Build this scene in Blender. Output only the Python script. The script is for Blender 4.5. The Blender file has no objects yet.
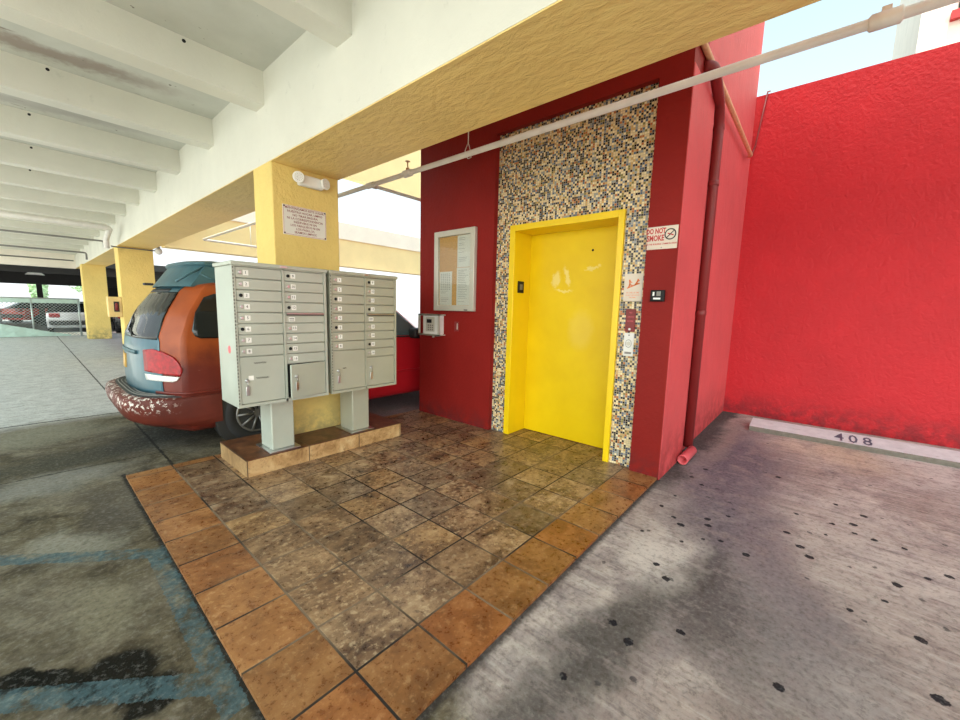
import bpy, bmesh, math, random
from mathutils import Vector, Matrix
from mathutils.bvhtree import BVHTree
random.seed(7)
SC = bpy.context.scene
COL = SC.collection
PI = math.pi
FZ = -0.02                      # parking floor; the tiled landing is z = 0

# ------------------------------------------------------------------ node helper
class NT:
    def __init__(s, tree): s.t = tree; s.n = tree.nodes; s.l = tree.links
    def _in(s, sock, v):
        if v is None: return
        if isinstance(v, bpy.types.NodeSocket): s.l.new(v, sock)
        else:
            if sock.type == 'RGBA' and len(v) == 3: v = (*v, 1)
            sock.default_value = v
    def node(s, typ, props=None, **k):
        nd = s.n.new(typ)
        for a, b in (props or {}).items(): setattr(nd, a, b)
        for a, b in k.items(): s._in(nd.inputs[a.replace('_', ' ')], b)
        return nd
    def pos(s): return s.node('ShaderNodeNewGeometry').outputs['Position']
    def obj(s): return s.node('ShaderNodeTexCoord').outputs['Object']
    def noise(s, vec, scale, detail=4, rough=.55, dist=0, out='Fac'):
        return s.node('ShaderNodeTexNoise', None, Vector=vec, Scale=scale, Detail=detail, Roughness=rough, Distortion=dist).outputs[out]
    def m(s, op, a, b=None, c=None, clamp=False):
        nd = s.n.new('ShaderNodeMath'); nd.operation = op; nd.use_clamp = clamp
        for i, v in enumerate((a, b, c)):
            if v is not None: s._in(nd.inputs[i], v)
        return nd.outputs[0]
    def vm(s, op, a, b=None):
        nd = s.n.new('ShaderNodeVectorMath'); nd.operation = op
        s._in(nd.inputs[0], a)
        if b is not None: s._in(nd.inputs[1], b)
        return nd.outputs['Value'] if op in ('DISTANCE', 'LENGTH', 'DOT_PRODUCT') else nd.outputs['Vector']
    def map(s, vec, loc=(0, 0, 0), rot=(0, 0, 0), scale=(1, 1, 1), typ='POINT'):
        return s.node('ShaderNodeMapping', {'vector_type': typ}, Vector=vec, Location=loc, Rotation=rot, Scale=scale).outputs[0]
    def mix(s, f, a, b, blend='MIX'):
        nd = s.n.new('ShaderNodeMix'); nd.data_type = 'RGBA'; nd.blend_type = blend
        s._in(nd.inputs[0], f); s._in(nd.inputs[6], a); s._in(nd.inputs[7], b)
        return nd.outputs[2]
    def mr(s, v, a, b, c=0., d=1., smooth=True):
        nd = s.n.new('ShaderNodeMapRange'); nd.interpolation_type = 'SMOOTHSTEP' if smooth else 'LINEAR'
        for i, q in enumerate((v, a, b, c, d)): s._in(nd.inputs[i], q)
        return nd.outputs[0]
    def ramp(s, f, stops, interp='LINEAR'):
        nd = s.n.new('ShaderNodeValToRGB'); cr = nd.color_ramp; cr.interpolation = interp
        while len(cr.elements) < len(stops): cr.elements.new(.5)
        for e, (p, c) in zip(cr.elements, stops): e.position = p; e.color = (*c, 1)
        s._in(nd.inputs[0], f); return nd.outputs[0]
    def sep(s, v): return s.node('ShaderNodeSeparateXYZ', None, Vector=v).outputs
    def comb(s, x, y, z): return s.node('ShaderNodeCombineXYZ', None, X=x, Y=y, Z=z).outputs[0]
    def bump(s, h, strength=.3, dist=.01): return s.node('ShaderNodeBump', None, Height=h, Strength=strength, Distance=dist).outputs[0]
    def blob(s, vec, c, r, rot=0, soft=.3):
        v = s.map(vec, (c[0], c[1], 0), (0, 0, rot), (r[0], r[1], 1e3), 'TEXTURE')
        return s.mr(s.vm('LENGTH', v), 1 + soft, 1 - soft)

def newmat(name):
    m = bpy.data.materials.new(name); m.use_nodes = True
    nt = NT(m.node_tree); b = m.node_tree.nodes['Principled BSDF']
    return m, nt, b
def setb(nt, b, color=None, rough=None, metal=None, normal=None, spec=None, **k):
    for key, v in (('Base Color', color), ('Roughness', rough), ('Metallic', metal), ('Normal', normal), ('Specular IOR Level', spec)):
        if v is not None: nt._in(b.inputs[key], v)
    for a, v in k.items(): nt._in(b.inputs[a.replace('_', ' ')], v)
def lin(*c):
    return tuple(((v/255)/12.92 if v/255 <= .04045 else ((v/255+.055)/1.055)**2.4) for v in c)

def plain(name, col, rough=.5, metal=0, var=.06, scale=6, bump=0, bscale=60, spec=None, **k):
    m, nt, b = newmat(name)
    p = nt.pos()
    n = nt.noise(p, scale, 4)
    dark = tuple(c*(1-var*2.2) for c in col); lite = tuple(min(1, c*(1+var)) for c in col)
    c = nt.ramp(n, [(.25, dark), (.7, lite)])
    nrm = nt.bump(nt.noise(p, bscale, 3), bump, .01) if bump else None
    setb(nt, b, c, rough, metal, nrm, spec, **k)
    return m

def stucco(name, col, bump=.6, bscale=28, var=.1, rough=.75, stretch=(1, 1, 1), foot_tone=None, drips=False, gz=.35, spec=.25):
    m, nt, b = newmat(name)
    p = nt.pos(); q = nt.map(p, scale=stretch)
    big = nt.noise(p, 1.3, 4, .6); mid = nt.noise(q, 9, 5, .65)
    c = nt.ramp(big, [(.25, tuple(x*(1-var*1.6) for x in col)), (.75, tuple(min(1, x*(1+var)) for x in col))])
    c = nt.mix(nt.mr(mid, .62, .8), c, tuple(x*.8 for x in col))
    if foot_tone:
        z = nt.sep(p)[2]
        g = nt.m('MULTIPLY', nt.mr(z, gz, 0., 0., .85), nt.mr(nt.noise(p, 7, 5, .7), .35, .62))  # darker tone towards the floor, broken up by noise
        c = nt.mix(g, c, foot_tone)
    h = nt.m('ADD', nt.noise(q, bscale, 5, .6, .4), nt.m('MULTIPLY', nt.noise(q, bscale*.35, 3, .5, 1.), .8))
    setb(nt, b, c, rough, 0, nt.bump(h, bump, .02), spec)
    return m

# ------------------------------------------------------------------ mesh helper
ORG = {}
def link(o, parent=None):
    COL.objects.link(o)
    if parent is not None: o.parent = parent
    return o
class MB:
    def __init__(s): s.b = bmesh.new(); s.mi = 0
    def _f(s, vs, smooth=False):
        try: f = s.b.faces.new(vs)
        except ValueError: return None
        f.material_index = s.mi; f.smooth = smooth; return f
    def quad(s, *pts, smooth=False): return s._f([s.b.verts.new(p) for p in pts], smooth)
    def box(s, x0, x1, y0, y1, z0, z1, bev=0, seg=2, M=None):
        x0, x1 = sorted((x0, x1)); y0, y1 = sorted((y0, y1)); z0, z1 = sorted((z0, z1))
        v = [s.b.verts.new(p) for p in ((x0,y0,z0),(x1,y0,z0),(x1,y1,z0),(x0,y1,z0),(x0,y0,z1),(x1,y0,z1),(x1,y1,z1),(x0,y1,z1))]
        fs = [s._f([v[i] for i in q]) for q in ((0,3,2,1),(4,5,6,7),(0,1,5,4),(1,2,6,5),(2,3,7,6),(3,0,4,7))]
        if bev:
            es = list({e for f in fs for e in f.edges})
            r = bmesh.ops.bevel(s.b, geom=es, offset=bev, segments=seg, profile=.5, affect='EDGES')
            for f in r['faces']: f.material_index = s.mi; f.smooth = True
            v = list({w for f in r['faces'] for w in f.verts} | {w for w in v if w.is_valid})
        if M is not None:
            for w in v:
                if w.is_valid: w.co = M @ w.co
        return s
    def tube(s, pts, r, n=12, caps=True, smooth=True):
        pts = [Vector(p) for p in pts]; rs = r if isinstance(r, (list, tuple)) else [r]*len(pts)
        rings = []; up = None
        for i, p in enumerate(pts):
            a = pts[max(0, i-1)]; c = pts[min(len(pts)-1, i+1)]
            d = (c-a).normalized()
            if 0 < i < len(pts)-1:
                d1 = (pts[i]-a).normalized(); d2 = (c-pts[i]).normalized()
                d = (d1+d2).normalized() if (d1+d2).length > 1e-6 else d1
                k = 1/max(.35, d.dot(d1))
            else: k = 1
            if up is None: up = Vector((0,0,1)) if abs(d.z) < .9 else Vector((1,0,0))
            x = d.cross(up).normalized(); y = x.cross(d).normalized(); up = y
            rings.append([s.b.verts.new(p + rs[i]*(math.cos(2*PI*j/n)*x + math.sin(2*PI*j/n)*y)) for j in range(n)])
        for a, c in zip(rings, rings[1:]):
            for j in range(n): s._f([a[j], a[(j+1)%n], c[(j+1)%n], c[j]], smooth)
        if caps: s._f(rings[0][::-1]); s._f(rings[-1])
        return s
    def bend(s, pts, r, rad=.06, n=12, k=6):
        P = [Vector(p) for p in pts]; out = [P[0]]
        for i in range(1, len(P)-1):
            a, b, c = P[i-1], P[i], P[i+1]
            q = min(rad, (a-b).length*.45, (c-b).length*.45)
            p0 = b+(a-b).normalized()*q; p1 = b+(c-b).normalized()*q
            for j in range(k+1):
                t = j/k; out.append(p0*(1-t)**2 + b*2*t*(1-t) + p1*t*t)
        out.append(P[-1]); return s.tube(out, r, n)
    def lathe(s, prof, c, axis, n=20, smooth=True):
        # prof: (radius, along axis); axis = unit vector
        a = Vector(axis).normalized(); u = a.orthogonal().normalized(); v = a.cross(u); c = Vector(c)
        rings = [[s.b.verts.new(c + a*h + r*(math.cos(2*PI*j/n)*u+math.sin(2*PI*j/n)*v)) for j in range(n)] for r, h in prof]
        for p, q in zip(rings, rings[1:]):
            for j in range(n): s._f([p[j], p[(j+1)%n], q[(j+1)%n], q[j]], smooth)
        s._f(rings[0][::-1]); s._f(rings[-1]); return s
    def prism(s, poly, vec):
        vec = Vector(vec); a = [s.b.verts.new(p) for p in poly]; c = [s.b.verts.new(Vector(p)+vec) for p in poly]
        s._f(a[::-1]); s._f(c)
        for i in range(len(a)): j = (i+1) % len(a); s._f([a[i], a[j], c[j], c[i]])
        return s
    def text(s, body, size, org, right, up, align='CENTER', depth=.0006, sx=1., bold=0., valign='CENTER'):
        cu = bpy.data.curves.new('t', 'FONT'); cu.body = body; cu.size = size; cu.align_x = align; cu.align_y = valign
        cu.extrude = depth; cu.offset = bold; cu.resolution_u = 2
        o = bpy.data.objects.new('t', cu); COL.objects.link(o)
        bpy.context.view_layer.update()
        me = bpy.data.meshes.new_from_object(o.evaluated_get(bpy.context.evaluated_depsgraph_get()))
        R = Vector(right).normalized(); U = Vector(up).normalized(); N = R.cross(U)
        org = Vector(org)
        vs = [s.b.verts.new(org + R*(v.co.x*sx) + U*v.co.y + N*v.co.z) for v in me.vertices]
        for p in me.polygons: s._f([vs[i] for i in p.vertices])
        bpy.data.objects.remove(o); bpy.data.meshes.remove(me); bpy.data.curves.remove(cu)
        return s
    def loft(s, rings, closed=True, cap0=True, cap1=True, smooth=True):
        R = [[s.b.verts.new(p) for p in r] for r in rings]
        n = len(R[0])
        for a, c in zip(R, R[1:]):
            for j in range(n if closed else n-1): s._f([a[j], a[(j+1)%n], c[(j+1)%n], c[j]], smooth)
        if cap0: s._f(R[0][::-1])
        if cap1: s._f(R[-1], smooth)
        return s
    def build(s, name, mat, parent=None, sharp=None, fix=True):
        if fix: bmesh.ops.recalc_face_normals(s.b, faces=s.b.faces)
        off = ORG.get(parent.name, Vector((0,0,0))) if parent is not None else None
        if off is not None and off.length: bmesh.ops.translate(s.b, verts=s.b.verts, vec=-off)
        me = bpy.data.meshes.new(name); s.b.to_mesh(me); s.b.free()
        for mm in (mat if isinstance(mat, (list, tuple)) else [mat]): me.materials.append(mm)
        o = link(bpy.data.objects.new(name, me), parent)
        ORG[o.name] = off if off is not None else Vector((0,0,0))
        if sharp is not None: me.set_sharp_from_angle(angle=math.radians(sharp))
        return o
def tag(o, label=None, cat=None, group=None, kind=None):
    if label: o['label'] = label
    if cat: o['category'] = cat
    if group: o['group'] = group
    if kind: o['kind'] = kind
    return o
def empty(name, loc, label=None, cat=None, group=None, kind=None):
    o = link(bpy.data.objects.new(name, None)); o.location = loc; o.empty_display_size = .1
    ORG[o.name] = Vector(loc); return tag(o, label, cat, group, kind)
def box(name, mat, b, parent=None, bev=0, **k):
    return MB().box(*b, bev=bev).build(name, mat, parent)
def struct(o): o['kind'] = 'structure'; return o

# ------------------------------------------------------------------ materials
M = {}
M['white'] = stucco('white_paint', (.72, .70, .615), .12, 20, .05, .7)
M['slab'] = None
def slabmat():
    m, nt, b = newmat('slab_paint'); p = nt.pos()
    c = nt.ramp(nt.noise(p, 1.2, 5, .6), [(.3, (.50, .50, .44)), (.7, (.64, .64, .58))])
    st = nt.noise(nt.map(p, scale=(1.2, 5, 1)), 1.3, 5, .6)
    c = nt.mix(nt.mr(st, .63, .72), c, (.30, .26, .215))
    wv = nt.vm('ADD', p, nt.vm('MULTIPLY', nt.vm('SUBTRACT', nt.noise(p, 5, 5, .7, 0, 'Color'), (.5, .5, .5)), (.35, .35, 0.)))
    c = nt.mix(nt.m('MULTIPLY', nt.blob(wv, (.35, 5.33), (.75, .13), -.12, .6), .75), c, (.27, .20, .165))
    c = nt.mix(nt.m('MULTIPLY', nt.blob(wv, (.3, 6.85), (.9, .12), -.1, .6), .5), c, (.33, .30, .28))
    c = nt.mix(nt.mr(nt.noise(p, 14, 2), .72, .76), c, (.2, .18, .15))
    setb(nt, b, c, .8, 0, nt.bump(nt.noise(p, 25, 4), .15, .01), .2); return m
M['slab'] = slabmat()
M['yellow'] = stucco('yellow_stucco', (.80, .60, .20), .5, 22, .08, .7, foot_tone=(.30, .25, .12), gz=.6)
M['ochre'] = stucco('yellow_knockdown', (.86, .63, .24), .6, 18, .06, .55, stretch=(1, .45, 1), spec=.4)
M['far_yellow'] = stucco('far_yellow_paint', (.95, .76, .40), .1, 10, .06)
M['cream'] = stucco('cream_paint', (.90, .83, .72), .1, 10, .05)
M['red'] = stucco('dark_red_stucco', (.25, .016, .013), .25, 30, .08, .5, foot_tone=(.13, .02, .02), gz=.3, spec=.12)
M['redsheen'] = stucco('red_stucco_sheen', (.62, .085, .09), .5, 16, .08, .6, stretch=(1, 1, .35), foot_tone=(.30, .03, .03), gz=.6, spec=.4)  # pinkish base colour carries the sky sheen of the side face
M['redwall'] = stucco('red_stucco_wall', (.56, .018, .028), .45, 26, .07, .55, stretch=(1, 1, .9), foot_tone=(.20, .012, .02), gz=.45, spec=.35)
M['redpipe'] = plain('red_pipe_paint', (.22, .02, .02), .5)
M['pinkpipe'] = plain('pink_pipe_paint', (.75, .13, .15), .45)
M['door'] = plain('yellow_enamel', (.84, .60, .004), .3, 0, .04, 2.5, .03, 12)
M['doorframe'] = plain('yellow_enamel_frame', (.86, .60, .004), .32, 0, .03, 3)
M['black'] = plain('black_plastic', (.010, .010, .011), .5, spec=.25)
M['darkgap'] = plain('dark_gap', (.01, .01, .01), .8)
M['chrome'] = plain('steel', (.62, .62, .62), .28, 1, .03)
M['whiteplastic'] = plain('white_plastic', (.80, .80, .77), .4)
M['mail'] = plain('mailbox_grey_paint', (.46, .49, .42), .38, .1, .04, 3)
M['mail2'] = plain('mailbox_beige_paint', (.42, .42, .33), .4, .1, .04, 3)
M['maildark'] = plain('mailbox_seam', (.10, .10, .085), .5)
M['label'] = plain('label_white', (.88, .88, .84), .5)
M['ink'] = plain('ink_black', (.02, .02, .02), .6)
M['redink'] = plain('ink_red', (.50, .03, .03), .6)
M['orangeink'] = plain('ink_orange', (.80, .18, .03), .6)
M['cork'] = plain('cork', (.66, .36, .12), .9, 0, .12, 60)
M['signplate'] = plain('sign_plate', (.70, .62, .52), .5, 0, .03)
M['paper'] = plain('paper', (.74, .72, .66), .8, 0, .02)
M['alum'] = plain('painted_aluminium', (.60, .58, .50), .4, .3, .03)
M['pipe'] = plain('pipe_paint', (.74, .70, .64), .45, 0, .06)
M['copper'] = plain('copper', (.74, .42, .24), .45, .2, .1, 20)
M['cond'] = plain('conduit_grey', (.22, .21, .19), .5, .3)
M['stencil'] = plain('stencil_paint', (.10, .09, .14), .8)
M['curb'] = None
def curbmat():
    m, nt, b = newmat('wheel_stop_concrete'); p = nt.pos()
    c = nt.ramp(nt.noise(p, 6, 5, .7), [(.3, (.50, .50, .53)), (.7, (.68, .68, .70))])
    c = nt.mix(nt.mr(nt.noise(nt.map(p, scale=(1, .25, 1)), 22, 4, .7), .62, .7), c, (.32, .30, .28))
    geo = nt.node('ShaderNodeNewGeometry').outputs['Normal']
    setb(nt, b, c, .8, 0, nt.bump(nt.noise(p, 40, 4), .3, .01)); return m
M['curb'] = curbmat()
M['curbside'] = plain('wheel_stop_bare_side', (.20, .19, .16), .9, 0, .12, 20)
M['tyre'] = plain('tyre_rubber', (.016, .016, .017), .75)
M['glassdark'] = plain('tinted_glass', (.010, .011, .012), .06, 0, .0)
M['rim'] = plain('alloy_rim', (.22, .21, .20), .4, .7)
M['trimblack'] = plain('black_trim', (.02, .02, .02), .55)
M['teal'] = plain('teal_car_paint', (.03, .105, .14), .3, .2, .12, 5, Coat_Weight=.3)
M['tealcap'] = plain('teal_faded_paint', (.05, .125, .15), .38, .2, .14, 6)
M['greenmesh'] = plain('green_mesh_cloth', (.40, .52, .46), .8)
M['wire'] = plain('galvanised_wire', (.42, .46, .44), .45, .6)
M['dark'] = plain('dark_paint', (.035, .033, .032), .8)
M['bounceground'] = plain('pale_bounce_ground', (.55, .53, .49), .9)
M['leaf'] = plain('leaf_green', (.62, .78, .50), .6, 0, .2, 8)
M['bark'] = plain('bark', (.12, .09, .06), .9)
M['silverpaint'] = plain('silver_car_paint', (.62, .64, .66), .25, .5)
M['redpaint'] = plain('red_car_paint', (.60, .05, .035), .25, .1)
M['blackpaint'] = plain('black_car_paint', (.015, .015, .017), .2, .1)
M['taillight'] = plain('red_lens', (.36, .004, .010), .35, 0, .25, 25)
M['lens'] = plain('clear_lens', (.80, .78, .74), .15, 0, .12, 40)
M['orangelens'] = plain('orange_plate', (.60, .33, .06), .4)
M['wood'] = plain('yellow_board', (.78, .56, .22), .6)

def clear_glass():
    m, nt, b = newmat('clear_pane')
    out = [n for n in nt.n if n.type == 'OUTPUT_MATERIAL'][0]
    tr = nt.node('ShaderNodeBsdfTransparent', None, Color=(.93, .95, .94))
    gl = nt.node('ShaderNodeBsdfGlossy', None, Color=(1, 1, 1), Roughness=.03)
    mx = nt.n.new('ShaderNodeMixShader'); mx.inputs[0].default_value = .03
    nt.l.new(tr.outputs[0], mx.inputs[1]); nt.l.new(gl.outputs[0], mx.inputs[2]); nt.l.new(mx.outputs[0], out.inputs[0])
    return m
M['pane'] = clear_glass()

def mosaic():
    m, nt, b = newmat('glass_mosaic'); p = nt.pos(); S = nt.sep(p)
    P = .0215
    y = nt.m('DIVIDE', S[1], P); z = nt.m('DIVIDE', S[2], P)
    cell = nt.comb(nt.m('FLOOR', y), nt.m('FLOOR', z), 0.)
    wn = nt.node('ShaderNodeTexWhiteNoise', {'noise_dimensions': '3D'}, Vector=cell).outputs
    reg = nt.noise(nt.map(cell, scale=(.11, .11, 1)), 1., 2, .5)
    v = nt.m('ADD', wn['Value'], nt.m('MULTIPLY', nt.m('SUBTRACT', reg, .5), .55), clamp=True)
    c = nt.ramp(v, [(0, lin(22, 26, 40)), (.15, lin(52, 50, 48)), (.23, lin(84, 104, 128)), (.33, lin(150, 158, 156)),
                    (.42, lin(226, 206, 160)), (.60, lin(238, 222, 178)), (.74, lin(206, 168, 104)), (.85, lin(186, 112, 60)), (.92, lin(132, 124, 66)), (.97, lin(62, 70, 92))], 'CONSTANT')
    fy = nt.m('ABSOLUTE', nt.m('SUBTRACT', nt.m('FRACT', y), .5)); fz = nt.m('ABSOLUTE', nt.m('SUBTRACT', nt.m('FRACT', z), .5))
    e = nt.m('MAXIMUM', fy, fz)
    g = nt.mr(e, .39, .45)
    c = nt.mix(g, c, lin(176, 160, 132))
    setb(nt, b, c, nt.mix(g, (.18, .18, .18), (.8, .8, .8)), 0, nt.bump(nt.m('SUBTRACT', 1., g), .4, .004), .5)
    return m
M['mosaic'] = mosaic()

TX0, TY0, TP = .78, 1.302, .3315      # tile grid
def tiles():
    m, nt, b = newmat('ceramic_floor_tile'); p = nt.pos(); S = nt.sep(p)
    u = nt.m('DIVIDE', nt.m('SUBTRACT', S[0], TX0), TP); v = nt.m('DIVIDE', nt.m('SUBTRACT', S[1], TY0), TP)
    cell = nt.comb(nt.m('FLOOR', u), nt.m('FLOOR', v), 0.)
    wn = nt.node('ShaderNodeTexWhiteNoise', {'noise_dimensions': '3D'}, Vector=cell).outputs
    rv = wn['Value']
    # every tile its own slice of the mottled pattern
    q = nt.vm('ADD', p, nt.vm('MULTIPLY', wn['Color'], (37., 41., 23.)))
    q = nt.map(q, scale=(1., 1., 1.))
    n1 = nt.noise(nt.map(q, scale=(.85, 1.2, 1)), 5.0, 7, .68, .5); n2 = nt.noise(q, 28, 6, .72); n3 = nt.noise(q, 110, 3, .6)
    brown = nt.ramp(n1, [(.32, lin(62, 44, 35)), (.45, lin(116, 90, 68)), (.60, lin(158, 130, 100)), (.74, lin(192, 168, 136))])
    brown = nt.mix(nt.m('MULTIPLY', nt.mr(n2, .52, .64), .6), brown, lin(204, 182, 150))
    brown = nt.mix(nt.m('MULTIPLY', nt.mr(n2, .46, .36), .5), brown, lin(62, 48, 40))
    tint = nt.ramp(rv, [(0, (.55, .52, .52)), (.25, (.90, .80, .70)), (.5, (1.12, 1.05, .98)), (.75, (.76, .74, .76)), (1, (1.06, .90, .66))])
    brown = nt.mix(1., brown, tint, 'MULTIPLY')
    org = nt.ramp(n1, [(.25, lin(96, 60, 34)), (.5, lin(144, 96, 56)), (.75, lin(176, 128, 82))])
    org = nt.mix(nt.m('MULTIPLY', nt.mr(n2, .47, .37), .45), org, lin(92, 50, 30))
    org = nt.mix(nt.m('MULTIPLY', nt.mr(n2, .53, .65), .35), org, lin(206, 164, 118))
    org = nt.mix(1., org, nt.ramp(rv, [(0, (.98, .78, .66)), (.25, (.9, .9, .88)), (.6, (1, 1, 1)), (1, (1.15, 1.1, 1.02))]), 'MULTIPLY')
    border = nt.m('MAXIMUM', nt.m('LESS_THAN', S[0], TX0), nt.m('LESS_THAN', S[1], TY0))
    border = nt.m('MAXIMUM', border, nt.m('GREATER_THAN', S[1], TY0+9*TP))
    c = nt.mix(border, brown, org)
    fu = nt.m('ABSOLUTE', nt.m('SUBTRACT', nt.m('FRACT', u), .5)); fv = nt.m('ABSOLUTE', nt.m('SUBTRACT', nt.m('FRACT', v), .5))
    g = nt.mr(nt.m('MAXIMUM', fu, fv), .478, .487)
    gc = nt.mix(nt.mr(nt.noise(p, 1.4, 3), .42, .58), lin(30, 23, 19), lin(120, 100, 80))
    c = nt.mix(g, c, gc)
    # scuffed dirt near the mailbox plinth and purple stain towards the left
    r = nt.mix(g, nt.mr(n2, .3, .7, .24, .44), (.8, .8, .8))
    h = nt.m('SUBTRACT', nt.m('MULTIPLY', n2, .35), nt.m('MULTIPLY', g, 1.2))
    setb(nt, b, c, r, 0, nt.bump(h, .22, .006), .5)
    return m
M['tiles'] = tiles()
def plinthmat(side):
    m, nt, b = newmat('plinth_tile_side' if side else 'plinth_tile_top'); p = nt.pos(); S = nt.sep(p)
    n1 = nt.noise(p, 6, 6, .65, .6); n2 = nt.noise(p, 30, 4, .7)
    st = [(.3, lin(140, 104, 62)), (.5, lin(190, 152, 104)), (.72, lin(214, 186, 140))] if side else [(.3, lin(60, 34, 22)), (.5, lin(96, 58, 36)), (.72, lin(128, 84, 54))]
    c = nt.mix(nt.m('MULTIPLY', nt.mr(n2, .5, .32), .5), nt.ramp(n1, st), lin(120, 84, 50) if side else lin(46, 28, 20))
    u = nt.m('DIVIDE', nt.m('SUBTRACT', S[0], 1.155), .545)
    g = nt.mr(nt.m('ABSOLUTE', nt.m('SUBTRACT', nt.m('FRACT', nt.m('ADD', u, .5)), .5)), .011, .006)
    c = nt.mix(g, c, lin(88, 70, 52))
    setb(nt, b, c, .42, 0, nt.bump(nt.m('SUBTRACT', nt.m('MULTIPLY', n2, .4), g), .3, .006)); return m
M['plinthside'] = plinthmat(True); M['plinthtop'] = plinthmat(False)

GUM = [(2.78,0.55),(2.41,0.60),(2.31,0.52),(2.72,-0.28),(1.92,-0.03),(3.18,-0.50),(3.74,-0.59),(3.51,-0.75),(2.30,-0.53),(3.39,-0.65),(3.17,-0.11),(3.59,-0.19),(3.82,-0.23),(3.92,-0.35),(3.76,-0.35),(3.74,-0.45),(3.27,-0.06),(3.40,0.37),(3.14,0.46),(3.01,0.61),(2.98,0.35),(2.91,0.20),(2.73,0.79),(3.09,0.68),(2.69,-0.53),(2.94,-0.43),(4.25,-0.26),(4.15,-0.42),(3.82,-0.02),(3.43,0.02),(4.60,0.14),(3.21,0.80),(3.24,0.48),(2.92,0.45),(4.01,0.76),(4.31,0.70),(3.48,0.77),(3.88,0.65),(1.72,.52),(1.36,.66),(1.78,.62),(1.66,-.15),(1.95,.35)]
def concrete():
    m, nt, b = newmat('stained_concrete'); p = nt.pos(); S = nt.sep(p)
    w = nt.vm('ADD', p, nt.vm('MULTIPLY', nt.vm('SUBTRACT', nt.noise(p, 2.2, 4, .6, 0, 'Color'), (.5, .5, .5)), (.55, .55, 0.)))
    ws = nt.vm('ADD', p, nt.vm('MULTIPLY', nt.vm('SUBTRACT', nt.noise(p, 9, 4, .6, 0, 'Color'), (.5, .5, .5)), (.14, .14, 0.)))
    wt = nt.vm('ADD', p, nt.vm('MULTIPLY', nt.vm('SUBTRACT', nt.noise(p, 45, 3, .6, 0, 'Color'), (.5, .5, .5)), (.035, .035, 0.)))
    n1 = nt.noise(p, 1.1, 6, .62, .5); n2 = nt.noise(p, 6, 6, .68, .3); n3 = nt.noise(p, 40, 4, .7)
    streakx = nt.noise(nt.map(p, rot=(0, 0, .15), scale=(1., 7., 1)), 2.5, 5, .65)
    streaky = nt.noise(nt.map(p, rot=(0, 0, .06), scale=(9., .8, 1)), 2.5, 6, .7)
    # right bay: warm grey worn concrete
    rc = nt.ramp(n2, [(.25, (.19, .15, .155)), (.45, (.36, .30, .285)), (.62, (.53, .45, .41)), (.8, (.70, .61, .55))])
    rc = nt.mix(nt.mr(n1, .42, .62, 0, .6), rc, (.30, .225, .20))
    rc = nt.mix(nt.m('MULTIPLY', nt.mr(streaky, .5, .68), .5), rc, (.62, .56, .51))
    rc = nt.mix(nt.m('MULTIPLY', nt.mr(streaky, .48, .34), .5), rc, (.15, .125, .125))
    # left bays: oily olive concrete; warm shade is mixed into its dark colour
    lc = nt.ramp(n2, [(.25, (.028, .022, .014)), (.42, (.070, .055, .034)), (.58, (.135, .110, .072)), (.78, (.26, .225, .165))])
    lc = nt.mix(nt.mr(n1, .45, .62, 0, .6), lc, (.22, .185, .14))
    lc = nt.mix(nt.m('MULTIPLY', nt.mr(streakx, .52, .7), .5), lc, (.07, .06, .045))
    # far aisle: paler tone
    fc = nt.ramp(n2, [(.25, (.34, .32, .30)), (.6, (.52, .49, .46)), (.85, (.62, .60, .58))])
    fc = nt.mix(nt.m('MULTIPLY', nt.mr(streakx, .52, .66), .5), fc, (.24, .21, .19))
    ws_ = nt.sep(w)
    right = nt.mr(nt.m('SUBTRACT', ws_[0], ws_[1]), .35, -.1, 1, 0)
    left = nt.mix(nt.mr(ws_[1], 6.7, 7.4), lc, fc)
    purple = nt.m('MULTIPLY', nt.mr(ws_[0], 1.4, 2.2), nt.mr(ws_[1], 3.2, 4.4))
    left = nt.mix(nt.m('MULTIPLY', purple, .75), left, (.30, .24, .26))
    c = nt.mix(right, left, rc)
    def put(fac, col, k=1.):
        nonlocal c
        c = nt.mix(nt.m('MULTIPLY', fac, k) if k != 1 else fac, c, col)
    breakup = nt.mr(nt.m('ADD', nt.m('MULTIPLY', n2, .6), nt.m('MULTIPLY', streaky, .4)), .38, .52, .2, 1.)
    # right bay stains
    for cx, cy, rx, ry, rot, col, k in [
        (4.9, .50, 1.3, .38, .1, (.135, .105, .135), .9), (3.4, .50, 1.1, .30, .15, (.145, .115, .14), .85), (2.3, .28, .6, .26, .5, (.09, .073, .072), .85), (1.75, .55, .9, .14, -.15, (.075, .063, .058), .8), (3.0, .05, .8, .18, .25, (.17, .125, .15), .7),
        (1.45, .62, .7, .16, -.1, (.085, .075, .07), .6), (2.3, -.15, .5, .28, .3, (.20, .175, .175), .6), (5.9, -.35, .5, .5, 0, (.62, .50, .36), .6), (6.2, -1.0, .9, .35, 0, (.62, .58, .55), .7),
        (2.55, .62, .38, .17, .1, (.66, .58, .53), .8), (3.6, -.4, .9, .35, .1, (.52, .46, .42), .55), (5.6, .75, .9, .12, 0, (.30, .23, .20), .6)]:
        put(nt.m('MULTIPLY', nt.blob(w, (cx, cy), (rx, ry), rot, .7), breakup), col, k)
    # darker band along the foot of the red side wall and beside the landing
    edge = nt.m('MULTIPLY', nt.mr(ws_[1], .74, .92), nt.mr(S[0], 3.2, 3.9))
    put(nt.m('MULTIPLY', edge, right), (.055, .05, .05), .9)
    strip = nt.m('MULTIPLY', nt.m('MULTIPLY', nt.mr(nt.sep(wt)[1], .93, .975), nt.m('LESS_THAN', S[1], 1.1)), nt.m('MULTIPLY', nt.m('LESS_THAN', S[0], 3.72), nt.m('GREATER_THAN', S[0], .4)))
    put(strip, (.045, .04, .038), .9)
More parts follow.
